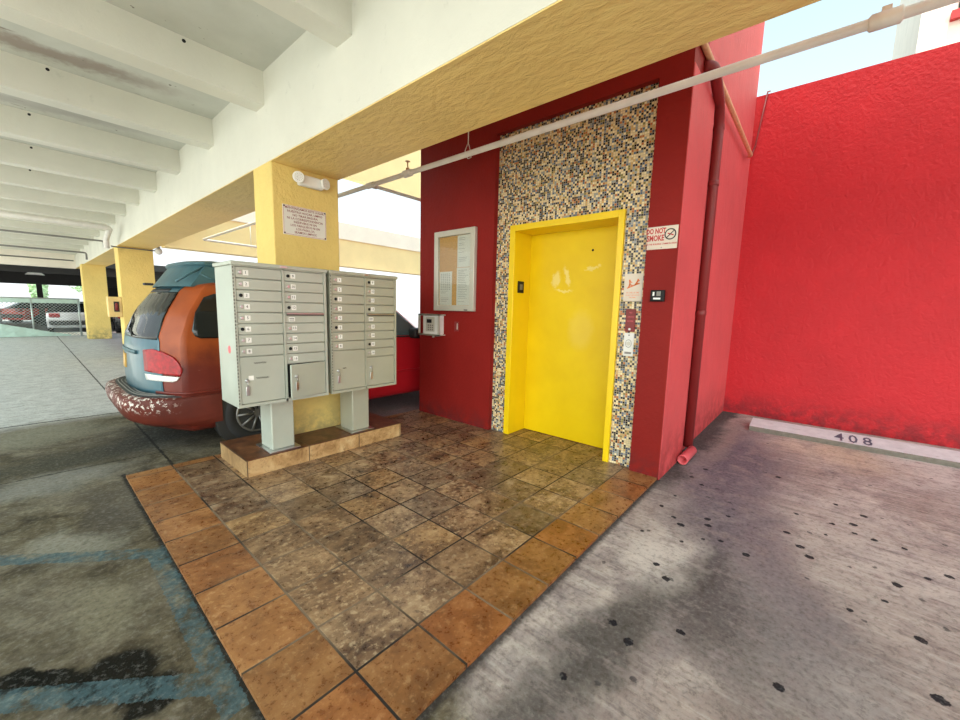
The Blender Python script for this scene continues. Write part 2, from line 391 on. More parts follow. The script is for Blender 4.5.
    # left bay stains, plus a dark patch under the rear of the van
    for cx, cy, rx, ry, rot, col, k in [
        (.27, 3.72, .10, .52, .12, (.075, .062, .048), .75), (.10, 3.35, .14, .3, .4, (.30, .285, .24), .5), (.0, 4.7, .5, .25, 0, (.27, .255, .23), .6), (.3, 5.3, .7, .3, .1, (.06, .055, .042), .8),
        (1.3, 5.6, .8, .6, 0, (.03, .028, .026), .85), (.15, 2.55, .18, .22, .3, (.22, .19, .13), .6), (0., 6.4, .5, .4, 0, (.22, .20, .15), .6), (.6, 3.9, .3, .6, 0, (.13, .115, .1), .5)]:
        put(nt.blob(w, (cx, cy), (rx, ry), rot, .5), col, k)
    for cx, cy, rx, ry, rot in [(.13, 2.02, .15, .13, -.7), (-.06, 2.2, .16, .05, -.75), (.20, 1.82, .09, .12, -.2), (-.14, 2.27, .12, .06, -.6)]:
        put(nt.blob(ws, (cx, cy), (rx, ry), rot, .2), (.007, .0065, .005), .96)
    # dark strip hugging the landing's left edge
    px = nt.sep(wt)
    edge_band = nt.m('MULTIPLY', nt.mr(px[0], .425, .45), nt.m('MULTIPLY', nt.m('LESS_THAN', S[0], .47), nt.m('LESS_THAN', S[1], 4.5)))
    put(edge_band, (.022, .02, .018), .9)
    # worn blue stall paint
    wear = nt.mr(nt.noise(p, 14, 6, .75), .38, .56, .12, .95)
    def band(a, bb, half):
        d = Vector((bb[0]-a[0], bb[1]-a[1])); L = d.length; ang = math.atan2(d.y, d.x)
        v = nt.sep(nt.map(wt, ((a[0]+bb[0])/2, (a[1]+bb[1])/2, 0), (0, 0, ang), (1, 1, 1), 'TEXTURE'))
        return nt.m('MULTIPLY', nt.m('LESS_THAN', nt.m('ABSOLUTE', v[0]), L/2), nt.m('LESS_THAN', nt.m('ABSOLUTE', v[1]), half))
    bl = nt.m('MAXIMUM', band((.41, 2.98), (.40, 1.50), .046), nt.m('MAXIMUM', band((.43, 2.885), (-1.2, 4.37), .052), band((.42, 1.66), (-1.2, 3.13), .052)))
    put(nt.m('MULTIPLY', bl, wear), nt.mix(n2, (.035, .07, .085), (.10, .155, .17)), .85)
    # saw-cut joints
    j = nt.m('MAXIMUM', nt.m('LESS_THAN', nt.m('ABSOLUTE', nt.m('SUBTRACT', px[0], .80)), .011), nt.m('LESS_THAN', nt.m('ABSOLUTE', nt.m('SUBTRACT', px[1], 7.12)), .02))
    j = nt.m('MULTIPLY', j, nt.m('GREATER_THAN', S[1], 4.35))
    j = nt.m('MAXIMUM', j, nt.m('MULTIPLY', nt.m('LESS_THAN', nt.m('ABSOLUTE', nt.m('SUBTRACT', px[1], 4.93)), .008), nt.m('LESS_THAN', S[0], .82)))
    put(j, (.02, .018, .016), .85)
    # gum spots
    d = None
    for i, (gx, gy) in enumerate(GUM):
        r = .014 + .013*((i*37) % 11)/11
        e = nt.m('SUBTRACT', nt.vm('DISTANCE', wt, (gx, gy, FZ)), r)
        d = e if d is None else nt.m('MINIMUM', d, e)
    put(nt.mr(d, .003, -.003), (.014, .013, .018), .95)
    vor = nt.node('ShaderNodeTexVoronoi', None, Vector=wt, Scale=9.).outputs
    few = nt.m('GREATER_THAN', nt.sep(vor['Color'])[0], .84)
    put(nt.m('MULTIPLY', nt.m('MULTIPLY', nt.mr(vor['Distance'], .16, .11), few), right), (.05, .045, .05), .7)
    c = nt.mix(nt.m('MULTIPLY', nt.mr(n3, .5, .7), .25), c, nt.mix(.5, c, (.55, .52, .48)))
    c = nt.mix(nt.m('MULTIPLY', nt.mr(n3, .50, .34), .5), c, nt.mix(.6, c, (.03, .025, .02)))
    n4 = nt.noise(p, 13, 6, .8)
    c = nt.mix(nt.m('MULTIPLY', nt.mr(n4, .46, .32), .6), c, nt.mix(.55, c, (.02, .016, .012)))
    setb(nt, b, c, nt.mr(n2, .3, .7, .7, .95), 0, nt.bump(nt.m('ADD', nt.m('MULTIPLY', n3, .6), n2), .4, .012), .06)
    return m
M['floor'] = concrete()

def vanpaint():
    m, nt, b = newmat('sunburnt_lit_van_paint'); p = nt.pos(); S = nt.sep(p)
    n = nt.noise(p, 3, 5, .6); n2 = nt.noise(p, 25, 4, .7)
    hi = nt.ramp(n, [(.3, (.24, .045, .008)), (.7, (.36, .072, .012))])
    lo = nt.ramp(n, [(.3, (.10, .014, .010)), (.7, (.17, .024, .014))])
    zz = nt.m('ADD', S[2], nt.m('MULTIPLY', nt.m('SUBTRACT', n, .5), .35))
    c = nt.mix(nt.mr(zz, .80, 1.15), lo, hi)
    xx = nt.m('ADD', S[0], nt.m('MULTIPLY', nt.m('SUBTRACT', n, .5), .6))
    c = nt.mix(nt.mr(xx, 2.3, 3.0), c, (.52, .012, .02))  # brighter red front: light from the court put into the paint colour
    sc = nt.noise(nt.map(p, rot=(0, .1, 0), scale=(1.2, 1, 14)), 3.5, 3, .6)
    c = nt.mix(nt.m('MULTIPLY', nt.m('MULTIPLY', nt.mr(sc, .70, .74), nt.mr(S[2], .78, .86)), nt.mr(S[2], 1.04, .96)), c, (.55, .35, .28))
    setb(nt, b, c, .38, .0, None, .3, Coat_Weight=.12, Coat_Roughness=.15); return m
M['van'] = vanpaint()
def bumpermat():
    m, nt, b = newmat('scuffed_bumper'); p = nt.pos(); S = nt.sep(p)
    c = nt.ramp(nt.noise(p, 3, 4), [(.3, (.07, .014, .009)), (.7, (.14, .023, .013))])
    sc = nt.m('MULTIPLY', nt.mr(nt.noise(p, 22, 5, .7), .54, .58), nt.m('MULTIPLY', nt.mr(S[0], .95, .75), nt.mr(S[2], .40, .50)))
    c = nt.mix(sc, c, (.66, .58, .52))
    setb(nt, b, c, .5, 0, None, .25); return m
M['bumper'] = bumpermat()

# ------------------------------------------------------------------ setting
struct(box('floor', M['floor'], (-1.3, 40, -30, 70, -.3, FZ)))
struct(box('bounce_ground', M['bounceground'], (-40, -1.3, -30, 70, -.3, FZ)))  # unseen pale ground, added to bounce sunlight into the garage
struct(box('trim_1', M['tiles'], (.462, 4.08, .985, 4.40, FZ-.05, 0)))
# joists and slabs: garage over the left bays, second wing behind the court
BX0, BX1, BZ = 1.62, 2.30, 2.835
struct(box('ceiling', M['slab'], (-2.2, BX0, -2.4, 24.6, 3.63, 3.9)))
y = 4.12-1.5*3
k = 0
while y < 24:
    jb = MB().box(-2.2, BX0, y, y+.20, 3.34, 3.63); jb.mi = 1
    for hx in ({4: 1.02, 5: .47, 6: .32, 7: .22, 8: .20}.get(round(y), .25), -.9): jb.lathe([(.014, 0), (.014, .003)], (hx, y, 3.595), (0, -1, 0), 10)
    struct(jb.build('ceiling_joist', [M['white'], M['black']])); y += 1.5
b = MB().box(BX0, BX1, -7, 24.9, BZ+.004, 3.9)
struct(b.build('ceiling_beam', M['white']))
b = MB().box(BX0+.003, BX1+.004, -7, 24.9, BZ-.004, BZ+.006).box(BX1, BX1+.006, -7, 24.9, BZ+.006, 3.9)
struct(b.build('trim_2', M['ochre']))
struct(box('ceiling_beam', M['cream'], (-12, BX0, 24.6, 25.0, 2.82, 3.9)))
struct(MB().box(BX0, BX1, 4.03, 4.47, FZ, BZ, bev=.012).build('column', M['yellow']))
struct(MB().box(BX0, BX1, 13.2, 13.75, FZ, BZ, bev=.012).build('column', M['yellow']))
struct(MB().box(1.55, 2.22, 21.3, 21.9, FZ, BZ, bev=.012).build('column', M['yellow']))
# wing across the court (yellow bands)
struct(box('wall_court', M['far_yellow'], (BX1+.02, 30, 12.0, 12.35, 2.80, 3.66)))
struct(MB().box(BX1+.02, 30, 11.96, 12.35, 3.66, 4.17).build('trim_3', M['cream']))
struct(box('wall_court_upper', M['far_yellow'], (BX1+.02, 30, 12.0, 12.35, 5.66, 7.6)))
struct(box('ceiling_wing', M['slab'], (BX1+.02, 30, 12.35, 17.5, 3.63, 3.9)))
y = 13.1
while y < 17.2:
    struct(MB().box(BX1+.02, 30, y, y+.2, 3.3, 3.63).build('ceiling_joist', M['white'])); y += 1.5
# lift shaft
SX0, SX1, SY0, SY1 = 3.70, 7.24, 1.02, 4.33
DX = 4.07                        # door plane
MX = 3.765                       # mosaic plane
MY0, MY1, MZ1 = 1.24, 3.01, 3.50
b = MB()
b.box(SX0, MX+.35, MY1, SY1, FZ, 9.0)                       # left red panel
b.box(SX0, MX+.35, .975+.0, MY0, FZ, 9.0)                   # right red pier front
b.box(SX0, MX+.35, MY0, MY1, MZ1, 9.0)                      # header
b.box(SX0-.05, SX0, .975, SY1, 3.86, 4.2)
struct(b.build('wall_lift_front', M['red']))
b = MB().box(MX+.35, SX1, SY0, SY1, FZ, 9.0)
struct(b.build('wall_lift_side', M['redsheen']))
struct(MB().box(SX0+.004, 4.50, .968, SY0+.02, FZ, 3.53).build('trim_4', M['redsheen']))
FY0, FY1, FZ1 = 1.47, 2.80, 2.467
b = MB()
b.box(MX, MX+.04, FY1-.04, MY1, 0, MZ1); b.box(MX, MX+.04, MY0, FY0+.04, 0, MZ1); b.box(MX, MX+.04, FY0+.04, FY1-.04, FZ1-.04, MZ1)
struct(b.build('wall_mosaic', M['mosaic']))
struct(box('ceiling_landing', M['cream'], (BX1, SX0-.05, 1.0, 5.1, 3.9, 4.1)))
# right boundary wall
WX = 7.24
struct(MB().box(WX, WX+.2, -14, SY0+.02, FZ, 4.68).build('wall_right', M['redwall']))
# lift door
d = empty('door_1', (DX, 2.1, 0), 'yellow lift door in a yellow steel frame on the mosaic wall', 'elevator door', kind='structure')
b = MB()
b.box(3.735, DX+.02, FY1-.075, FY1, 0, FZ1, bev=.004); b.box(3.735, DX+.02, FY0, FY0+.06, 0, FZ1, bev=.004); b.box(3.735, DX+.02, FY0+.06, FY1-.075, FZ1-.068, FZ1, bev=.004)
b.build('door_frame', M['doorframe'], d)
def doormat():
    m, nt, bb = newmat('yellow_door_enamel'); p = nt.pos()
    c = nt.ramp(nt.noise(p, 2.2, 4), [(.3, (.72, .49, .002)), (.7, (.80, .57, .003))])
    pv = nt.comb(nt.sep(p)[1], nt.sep(p)[2], 0.)
    pn = nt.vm('ADD', pv, nt.vm('MULTIPLY', nt.vm('SUBTRACT', nt.noise(p, 14, 4, .7, 0, 'Color'), (.5, .5, .5)), (.12, .12, 0.)))
    f = None
    for (cy, cz, ry, rz, rot) in [(2.36, 1.87, .05, .09, .3), (2.22, 1.90, .03, .11, -.3), (2.26, 1.74, .10, .015, .1), (1.92, 1.98, .09, .018, -.2), (2.02, 1.3, .14, .20, 0)]:
        e = nt.blob(pn, (cy, cz), (ry, rz), rot, .35)
        if rz == .20: e = nt.m('MULTIPLY', e, .25)
        f = e if f is None else nt.m('MAXIMUM', f, e)
    c = nt.mix(nt.m('MULTIPLY', f, .55), c, (.86, .74, .30))
    setb(nt, bb, c, .36, 0, nt.bump(nt.noise(p, 6, 2), .04, .01), .25); return m
M['doorpanel'] = doormat()
pn = MB().box(DX, DX+.05, FY0+.03, FY1-.03, .008, FZ1-.03).build('door_panel', M['doorpanel'], d)
MB().lathe([(.012, 0), (.012, .004), (.006, .006)], (DX, 1.925, 2.17), (-1, 0, 0), 14).build('key_hole', M['black'], pn)
# floor indicator on the inside of the jamb
t = empty('floor_indicator', (3.88, FY1-.075, 1.71), 'small black floor indicator set in the left jamb of the yellow lift door', 'indicator')
b = MB().box(3.82, 3.935, FY1-.087, FY1-.075, 1.71, 1.845, bev=.003); b.build('housing', M['black'], t)
b = MB().box(3.85, 3.905, FY1-.0885, FY1-.087, 1.745, 1.81); b.build('display', M['cond'], t)

# unseen block for upper floors, added to keep sun off the right bay
struct(box('upper_sun_block', M['cream'], (-2.2, BX1, -7.0, 5.2, 3.9, 20)))

# ------------------------------------------------------------------ mailboxes
pl = empty('mailbox_plinth', (1.97, 3.9, 0), 'low tiled plinth under the two grey mailbox units', 'plinth')
PZ = .155
U = lambda e, z: [(1.15-e, 3.61-e, z), (2.80+e, 3.61-e, z), (2.80+e, 4.30+e, z), (2.305, 4.30+e, z), (2.305, 4.025, z), (1.615, 4.025, z), (1.615, 4.30+e, z), (1.15-e, 4.30+e, z)]
MB().prism(U(0, 0), (0, 0, PZ-.008)).build('tiled_side', M['plinthside'], pl)
MB().prism(U(.003, PZ-.008), (0, 0, .008)).build('tiled_top', M['plinthtop'], pl)

def mailbox(x0, x1, mat, label, group, ajar):
    W = x1-x0; xc = (x0+x1)/2; y0, y1, z0, z1 = 3.56, 3.985, .635, 1.825
    r = empty('cluster_mailbox', (xc, 3.79, PZ), label, 'mailbox', group)
    MB().box(xc-.14, xc+.14, 3.63, 3.97, PZ, PZ+.012, bev=.003).build('base_plate', M['chrome'], r)
    MB().box(xc-.102, xc+.102, 3.675, 3.93, PZ+.012, z0+.02, bev=.01).build('pedestal', mat, r)
    b = MB().box(x0, x1, y0+.03, y1, z0, z1-.02, bev=.006)
    # face frame around the doors
    b.box(x0, x0+.022, y0, y0+.04, z0, z1-.02); b.box(x1-.022, x1, y0, y0+.04, z0, z1-.02)
    b.box(x0+.022, x1-.022, y0, y0+.04, z0, z0+.026); b.box(x0+.022, x1-.022, y0, y0+.04, 1.797, z1-.02); b.box(xc-.009, xc+.009, y0, y0+.04, z0, z1-.02)
    b.build('cabinet', mat, r)
    b = MB().box(x0-.012, x1+.012, y0-.014, y1+.01, z1-.02, z1+.012, bev=.006)
    b.build('top_cap', mat, r)
    h = MB()
    for i in range(40):
        zz = z0+.03+i*.0285; h.box(x0+.004, x0+.010, y0-.003, y0+.001, zz, zz+.016)
    h.build('hinge', M['maildark'], r)
    h = MB().box(xc-.03, xc+.03, y0-.020, y0-.013, z1-.012, z1+.004, bev=.002); h.build('top_catch', M['chrome'], r)
    g = .0035
    def leaf(name, a, c, za, zb, num, lockoff=(.035,), parcel=False, swing=0):
        Mt = None
        piv = Matrix.Translation(Vector((c, y0+.010, 0))) @ Matrix.Rotation(swing, 4, 'Z') @ Matrix.Translation(Vector((-c, -y0-.010, 0))) if swing else None
        bb = MB().box(a+g, c-g, y0+.006, y0+.026, za+g, zb-g, bev=.003, seg=1)
        if piv: bmesh.ops.transform(bb.b, matrix=piv, verts=bb.b.verts)
        o = bb.build(name, mat, r)
        zc = (za+zb)/2; yy = y0+.006
        def sub(bm, nm, mt):
            if piv: bmesh.ops.transform(bm.b, matrix=piv, verts=bm.b.verts)
            return bm.build(nm, mt, o)
        if not parcel:
            lx = a+.036
            sub(MB().lathe([(.014, 0), (.014, .005), (.010, .008)], (lx, yy, zc), (0, -1, 0), 16), 'lock', M['chrome'] if (num*7) % 3 else M['black'])
            bm = MB().box(a+.058, a+.100, yy-.0012, yy, zc-.021, zc+.021); bm.mi = 1
            bm.text(str(num), .032, (a+.079, yy-.0016, zc), (1, 0, 0), (0, 0, 1))
            sub(bm, 'number_label', [M['label'], M['ink']])
        else:
            lz = za+.20
            sub(MB().lathe([(.016, 0), (.016, .006), (.011, .010)], (a+.05, yy, lz), (0, -1, 0), 16), 'lock', M['chrome'])
            if num:
                kb = MB().box(a+.046, a+.052, yy-.022, yy-.008, lz-.012, lz+.012)
                kb.tube([(a+.049, yy-.02, lz-.012), (a+.050, yy-.018, lz-.05)], .0025, 6)
                kb.box(a+.036, a+.064, yy-.014, yy-.008, lz-.125, lz-.05, bev=.003)
                sub(kb, 'key', M['chrome'])
            return o
        return o
    pit = .0918; zt = 1.796
    for i in range(8): leaf('mail_door', x0+.022, xc-.009, zt-(i+1)*pit, zt-i*pit, i+1)
    pa = leaf('parcel_door', x0+.022, xc-.009, z0+.026, zt-8*pit, 1, parcel=True)
    a, c = xc+.009, x1-.022; zz = zt
    for i in range(4): leaf('mail_door', a, c, zz-pit, zz, 9+i); zz -= pit
    # outgoing mail slot
    o = MB().box(a+g, c-g, y0+.006, y0+.026, zz-.088, zz-.002, bev=.003, seg=1).build('outgoing_mail_door', mat, r)
    MB().box(a+.012, c-.008, y0-.002, y0+.008, zz-.026, zz-.008).build('slot', M['maildark'], o)
    bm = MB().prism([(a+.010, y0-.010, zz-.004), (a+.010, y0+.006, zz+.002), (a+.010, y0+.006, zz-.006), (a+.010, y0-.010, zz-.010)], (c-a-.016, 0, 0))
    bm.build('slot_hood', M['chrome'], o)
    bm = MB(); bm.box(a+.03, a+.085, y0+.0045, y0+.006, zz-.075, zz-.038); bm.mi = 1
    for i in range(2): bm.box(a+.035, a+.078, y0+.0042, y0+.0046, zz-.052-.014*i, zz-.047-.014*i)
    bm.build('mail_label', [M['label'], M['ink']], o)
    zz -= .09
    for i in range(4): leaf('mail_door', a, c, zz-pit, zz, 13+i); zz -= pit
    MB().box(a+.004, c-.004, y0+.024, y0+.0262, z0+.03, zz-.004).build('compartment_shade', M['darkgap'], r)  # flat black sheet standing in for the shade behind the ajar door
    pb = leaf('parcel_door', a, c, z0+.026, zz, 1, parcel=True, swing=ajar)
    return r, pa
m1, pa = mailbox(1.10, 1.885, M['mail'], 'pale grey mailbox unit, left of the two, with its lower right door ajar', 'mailbox units on the plinth', math.radians(10))
# handwriting and a red mark on the left unit
b = MB()
random.seed(4)
def scrawl(b, x, y, z, n, h):
    for i in range(n):
        pts = [(x+i*h*.8, y, z+random.uniform(-.2, .2)*h), (x+i*h*.8+h*.25, y, z+random.uniform(.2, .5)*h), (x+i*h*.8+h*.5, y, z-random.uniform(.2, .5)*h), (x+i*h*.8+h*.8, y, z+random.uniform(-.3, .3)*h)]
        b.tube(pts, .0022, 5)
scrawl(b, 1.232, 3.5655, 1.005, 6, .020); b.build('handwriting', M['ink'], pa)
b = MB(); scrawl(b, 1.245, 3.5655, .875, 7, .018); b.build('handwriting', M['ink'], pa)
MB().box(1.185, 1.225, 3.565, 3.566, .86, .90).build('white_sticker', M['label'], pa)
MB().lathe([(.034, 0), (.034, .0008), (.03, .001)], (1.10, 3.715, 1.115), (-1, 0, 0), 16).build('pink_mark', M['pinkpipe'], m1)
m2, pa2 = mailbox(1.925, 2.70, M['mail2'], 'beige grey mailbox unit on a pedestal, right of the two, all doors shut', 'mailbox units on the plinth', 0)
b = MB(); random.seed(9); scrawl(b, 2.045, 3.5655, .882, 3, .016); b.build('handwriting', M['ink'], pa2)

# ------------------------------------------------------------------ things on the column
CY = 4.03
t = empty('emergency_light', (1.99, CY, 2.67), 'white emergency light with two round lamp heads high on the yellow column', 'emergency light')
MB().box(1.85, 2.11, CY-.062, CY, 2.665, 2.775, bev=.02).build('housing', M['whiteplastic'], t)
for x in (1.845, 2.10):
    h = MB().lathe([(.03, 0), (.048, .010), (.055, .03), (.05, .04)], (x, CY-.062, 2.725), (-.35 if x < 2 else .35, -1, 0), 24).build('lamp_head', M['whiteplastic'], t)
    g_ = MB()
    ax = Vector((-.35 if x < 2 else .35, -1, 0)).normalized(); cc = Vector((x, CY-.062, 2.725))+ax*.041; u = ax.cross(Vector((0, 0, 1))); v = Vector((0, 0, 1))
    for ring, cnt in ((.015, 6), (.033, 11)):
        for i in range(cnt):
            q = cc+u*ring*math.cos(2*PI*i/cnt)+v*ring*math.sin(2*PI*i/cnt); g_.lathe([(.0055, 0), (.003, .004)], q, ax, 6)
    g_.build('reflector_cells', M['lens'], h)
t = empty('rules_sign', (1.93, CY, 2.18), 'white metal sign with red Spanish text screwed to the yellow column', 'sign')
MB().box(1.708, 2.150, CY-.006, CY, 2.184, 2.466, bev=.002).build('plate', M['paper'], t)
b = MB()
for e in ((1.714, 2.144, 2.190, 2.1925), (1.714, 2.144, 2.4575, 2.460)): b.box(e[0], e[1], CY-.0068, CY-.006, e[2], e[3])
for e in (1.714, 2.1415): b.box(e, e+.0025, CY-.0068, CY-.006, 2.190, 2.460)
b.build('border', M['redink'], t)
b = MB()
L = ['MANTENGAMOS ESTE LUGAR,', 'NUESTRO HOGAR, LIMPIO', 'NO TIRAR BASURA', 'NI LA CORRESPONDENCIA', 'INSERVIBLE NI EN', 'LOS PARQUEOS NI EN', 'LOS PASILLOS.', 'SEAMOS LIMPIOS']
for i, s_ in enumerate(L): b.text(s_, .030, (1.929, CY-.0068, 2.441-i*.0322), (1, 0, 0), (0, 0, 1), bold=.0002, sx=1.0 if len(s_) < 22 else .98)
b.build('lettering', M['redpipe'], t)
for x in (1.722, 2.136):
    for z in (2.198, 2.452): MB().lathe([(.008, 0), (.008, .003), (.004, .005)], (x, CY-.006, z), (0, -1, 0), 10).build('screw', M['ink'], t)

# ------------------------------------------------------------------ things on the red front
X = SX0
nb = empty('notice_board', (X, 3.62, 1.47), 'glazed cork notice board with a pale metal frame on the dark red wall', 'notice board')
YB0, YB1, ZB0, ZB1 = 3.265, 3.985, 1.475, 2.50
b = MB(); w_ = .072
b.box(X-.055, X, YB0, YB0+w_, ZB0, ZB1, bev=.006); b.box(X-.055, X, YB1-w_, YB1, ZB0, ZB1, bev=.006); b.box(X-.0548, X, YB0+w_-.01, YB1-w_+.01, ZB0, ZB0+w_, bev=.006); b.box(X-.0548, X, YB0+w_-.01, YB1-w_+.01, ZB1-w_, ZB1, bev=.006)
b.build('frame', M['alum'], nb)
box('cork_panel', M['cork'], (X-.018, X-.002, YB0+w_-.006, YB1-w_+.006, ZB0+w_-.006, ZB1-w_+.006), nb)
box('glass_pane', M['pane'], (X-.046, X-.043, YB0+w_-.003, YB1-w_+.003, ZB0+w_-.003, ZB1-w_+.003), nb)
box('badge', M['ink'], (X-.0562, X-.055, 3.36, 3.42, ZB0+.010, ZB0+.022), nb)
MB().lathe([(.010, 0), (.010, .006)], (X-.055, YB0+.035, 1.98), (-1, 0, 0), 12).build('lock', M['chrome'], nb)
def page(ya, yb, za, zb, lines, label, group=None, cal=False):
    x = X-.0185
    bm = MB().box(x-.0012, x-.0002, ya, yb, za, zb); bm.mi = 1
    n = int((zb-za-.05)/.022); random.seed(int(ya*1000+za*77))
    for i in range(n):
        if cal and i < n*.55:
            for j in range(5):
                q = yb-.02-j*(yb-ya-.04)/5; bm.box(x-.0016, x-.0012, q-.022, q, zb-.035-i*.022, zb-.028-i*.022)
        elif random.random() < .82:
            ln = random.uniform(.5, .95)*(yb-ya-.05); bm.box(x-.0016, x-.0012, yb-.025-ln, yb-.025, zb-.035-i*.022, zb-.0315-i*.022)
    o = bm.build('paper_notice', [M['paper'], M['cond']]); return tag(o, label, 'paper', group)
page(3.36, 3.585, 2.03, 2.425, 0, 'white printed sheet at the top right inside the notice board')
page(3.355, 3.59, 1.55, 2.025, 0, 'white printed sheet at the bottom right inside the notice board')
page(3.675, 3.905, 1.55, 1.985, 0, 'white sheet with a calendar grid at the lower left inside the notice board', cal=True)

t = empty('keypad_box', (X, 4.05, 1.13), 'pale grey keypad box in a wire-sided guard left of the notice board foot', 'intercom')
MB().box(X-.10, X, 3.83, 4.15, 1.15, 1.41, bev=.012).build('housing', M['whiteplastic'], t)
b = MB()
for (ya, yb, za, zb) in ((3.80, 4.22, 1.135, 1.155), (3.80, 4.22, 1.405, 1.425), (4.195, 4.22, 1.135, 1.425), (3.80, 3.825, 1.135, 1.425)): b.box(X-.125, X-.105, ya, yb, za, zb)
for z in (1.14, 1.41):
    for yy in (3.805, 4.205): b.box(X-.105, X, yy, yy+.012, z, z+.012)
    b.box(X-.125, X-.11, 3.80, 4.22, z, z+.01)
for i in range(9): b.box(X-.12, X, 3.83+i*.045, 3.836+i*.045, 1.418, 1.424)
b.build('guard', M['alum'], t)
kp = MB().box(X-.106, X-.10, 3.91, 4.08, 1.19, 1.385, bev=.004).build('keypad', M['alum'], t)
MB().box(X-.1085, X-.106, 3.965, 4.06, 1.305, 1.355).build('display', M['black'], kp)
b = MB()
for i in range(3):
    for j in range(3): b.box(X-.109, X-.106, 3.935+i*.04, 3.957+i*.04, 1.205+j*.03, 1.222+j*.03)
b.build('buttons', M['cond'], kp)
MB().tube([(X-.05, 3.99, 1.15), (X-.05, 3.99, 1.105)], .016, 10).build('conduit_nipple', M['alum'], t)
t = empty('switch_plate', (X, 3.59, 1.21), 'narrow red-brown switch plate right of the keypad box', 'switch plate')
MB().box(X-.008, X, 3.555, 3.63, 1.21, 1.335, bev=.003).build('plate', M['redpipe'], t)
MB().box(X-.013, X-.008, 3.566, 3.582, 1.235, 1.315, bev=.002).build('toggle', M['alum'], t)

t = empty('no_smoking_sign', (X, 1.1, 2.06), 'cream DO NOT SMOKE sign with a crossed cigarette ring on the red pier', 'sign')
MB().box(X-.005, X, .985, 1.236, 2.068, 2.262, bev=.0015).build('plate', M['signplate'], t)
R_, U_ = (0, -1, 0), (0, 0, 1)
b = MB()
b.text('DO NOT', .062, (X-.0055, 1.166, 2.222), R_, U_, bold=.0022, sx=.66); b.text('SMOKE', .068, (X-.0055, 1.166, 2.162), R_, U_, bold=.0022, sx=.66)
b.text('IN THE BUILDING COMMON AREAS', .020, (X-.0055, 1.112, 2.112), R_, U_, sx=.78, bold=.0004)
b.build('lettering', M['redink'], t)
b = MB(); cy_, cz_ = 1.045, 2.19
n = 28
for i in range(n):
    a0, a1 = 2*PI*i/n, 2*PI*(i+1)/n
    P = lambda a, r: (X-.0062, cy_+r*math.cos(a), cz_+r*math.sin(a))
    b.quad(P(a0, .038), P(a1, .038), P(a1, .048), P(a0, .048))
Mx = Matrix.Translation((X-.006, cy_, cz_)) @ Matrix.Rotation(-PI/4, 4, 'X')
b.box(-.0006, 0, -.04, .04, -.004, .004, M=Mx)
b.build('prohibition_ring', M['ink'], t)
Mx = Matrix.Translation((X-.0055, cy_, cz_)) @ Matrix.Rotation(PI/9, 4, 'X')
MB().box(-.0004, 0, -.028, .024, -.005, .005, M=Mx).build('cigarette', M['redink'], t)
for z_, yy in ((2.082, 1.112), (2.249, 1.112)): MB().lathe([(.004, 0), (.003, .003)], (X-.005, yy, z_), (-1, 0, 0), 8).build('screw', M['ink'], t)

t = empty('card_reader', (X, 1.1, 1.61), 'small black card reader with white stickers on the red pier', 'card reader')
MB().box(X-.035, X, 1.045, 1.165, 1.612, 1.712, bev=.008).build('housing', M['black'], t)
b = MB().box(X-.0362, X-.035, 1.075, 1.135, 1.63, 1.645).box(X-.0362, X-.035, 1.128, 1.143, 1.662, 1.695); b.build('sticker', M['label'], t)
MB().box(X-.0362, X-.035, 1.075, 1.11, 1.66, 1.70).build('sensor', M['cond'], t)

X = MX
t = empty('stairs_sign', (X, 1.36, 1.62), 'cream sign with an orange running figure, on the mosaic right of the lift', 'sign')
MB().box(X-.005, X, 1.268, 1.440, 1.617, 1.872, bev=.0015).build('plate', M['signplate'], t)
b = MB(); x_ = X-.0056
def stroke(b, pts, w):
    for p, q in zip(pts, pts[1:]):
        p, q = Vector(p), Vector(q); d_ = (q-p).normalized(); n_ = Vector((-d_.y, d_.x))*w/2; a_ = [p+n_, q+n_, q-n_, p-n_]
        b.quad(*[(x_, 1.44-v.x, 1.617+v.y) for v in a_])
stroke(b, [(.03, .12), (.145, .165)], .010)
stroke(b, [(.045, .128), (.055, .16), (.05, .20)], .014); stroke(b, [(.05, .19), (.075, .17)], .008); stroke(b, [(.05, .155), (.08, .145)], .010)
stroke(b, [(.10, .145), (.125, .185), (.13, .205)], .013); stroke(b, [(.12, .18), (.145, .19)], .008); stroke(b, [(.115, .165), (.14, .16)], .009)
b.build('pictogram', M['orangeink'], t)
b = MB()
b.text('IN CASE OF FIRE', .018, (X-.0056, 1.354, 1.695), R_, U_, sx=.9); b.text('DO NOT USE ELEVATOR', .0145, (X-.0056, 1.354, 1.672), R_, U_, sx=.8); b.text('USE STAIRS', .0145, (X-.0056, 1.354, 1.65), R_, U_, sx=.9)
b.build('lettering', M['orangeink'], t)
t = empty('fire_service_plate', (X, 1.355, 1.33), 'dark red engraved plate with a key switch above the lift call button', 'sign')
MB().box(X-.010, X, 1.308, 1.402, 1.328, 1.542, bev=.004).build('plate', M['redpipe'], t)
b = MB()
for i, s_ in enumerate(['FIRE', 'SERVICE', 'ACCESS']): b.text(s_, .020, (X-.0105, 1.355, 1.508-i*.04), R_, U_, sx=.8)
b.build('lettering', M['pinkpipe'], t)
MB().lathe([(.012, 0), (.012, .008), (.008, .01)], (X-.010, 1.355, 1.352), (-1, 0, 0), 14).build('key_switch', M['chrome'], t)
t = empty('call_button_panel', (X, 1.355, 1.09), 'steel lift call button panel below the dark red plate', 'call button')
MB().box(X-.012, X, 1.308, 1.404, 1.093, 1.316, bev=.006).build('plate', M['whiteplastic'], t)
MB().lathe([(.020, 0), (.020, .004), (.017, .006)], (X-.012, 1.356, 1.215), (-1, 0, 0), 20).build('call_button', M['alum'], t)
b = MB()
n = 20
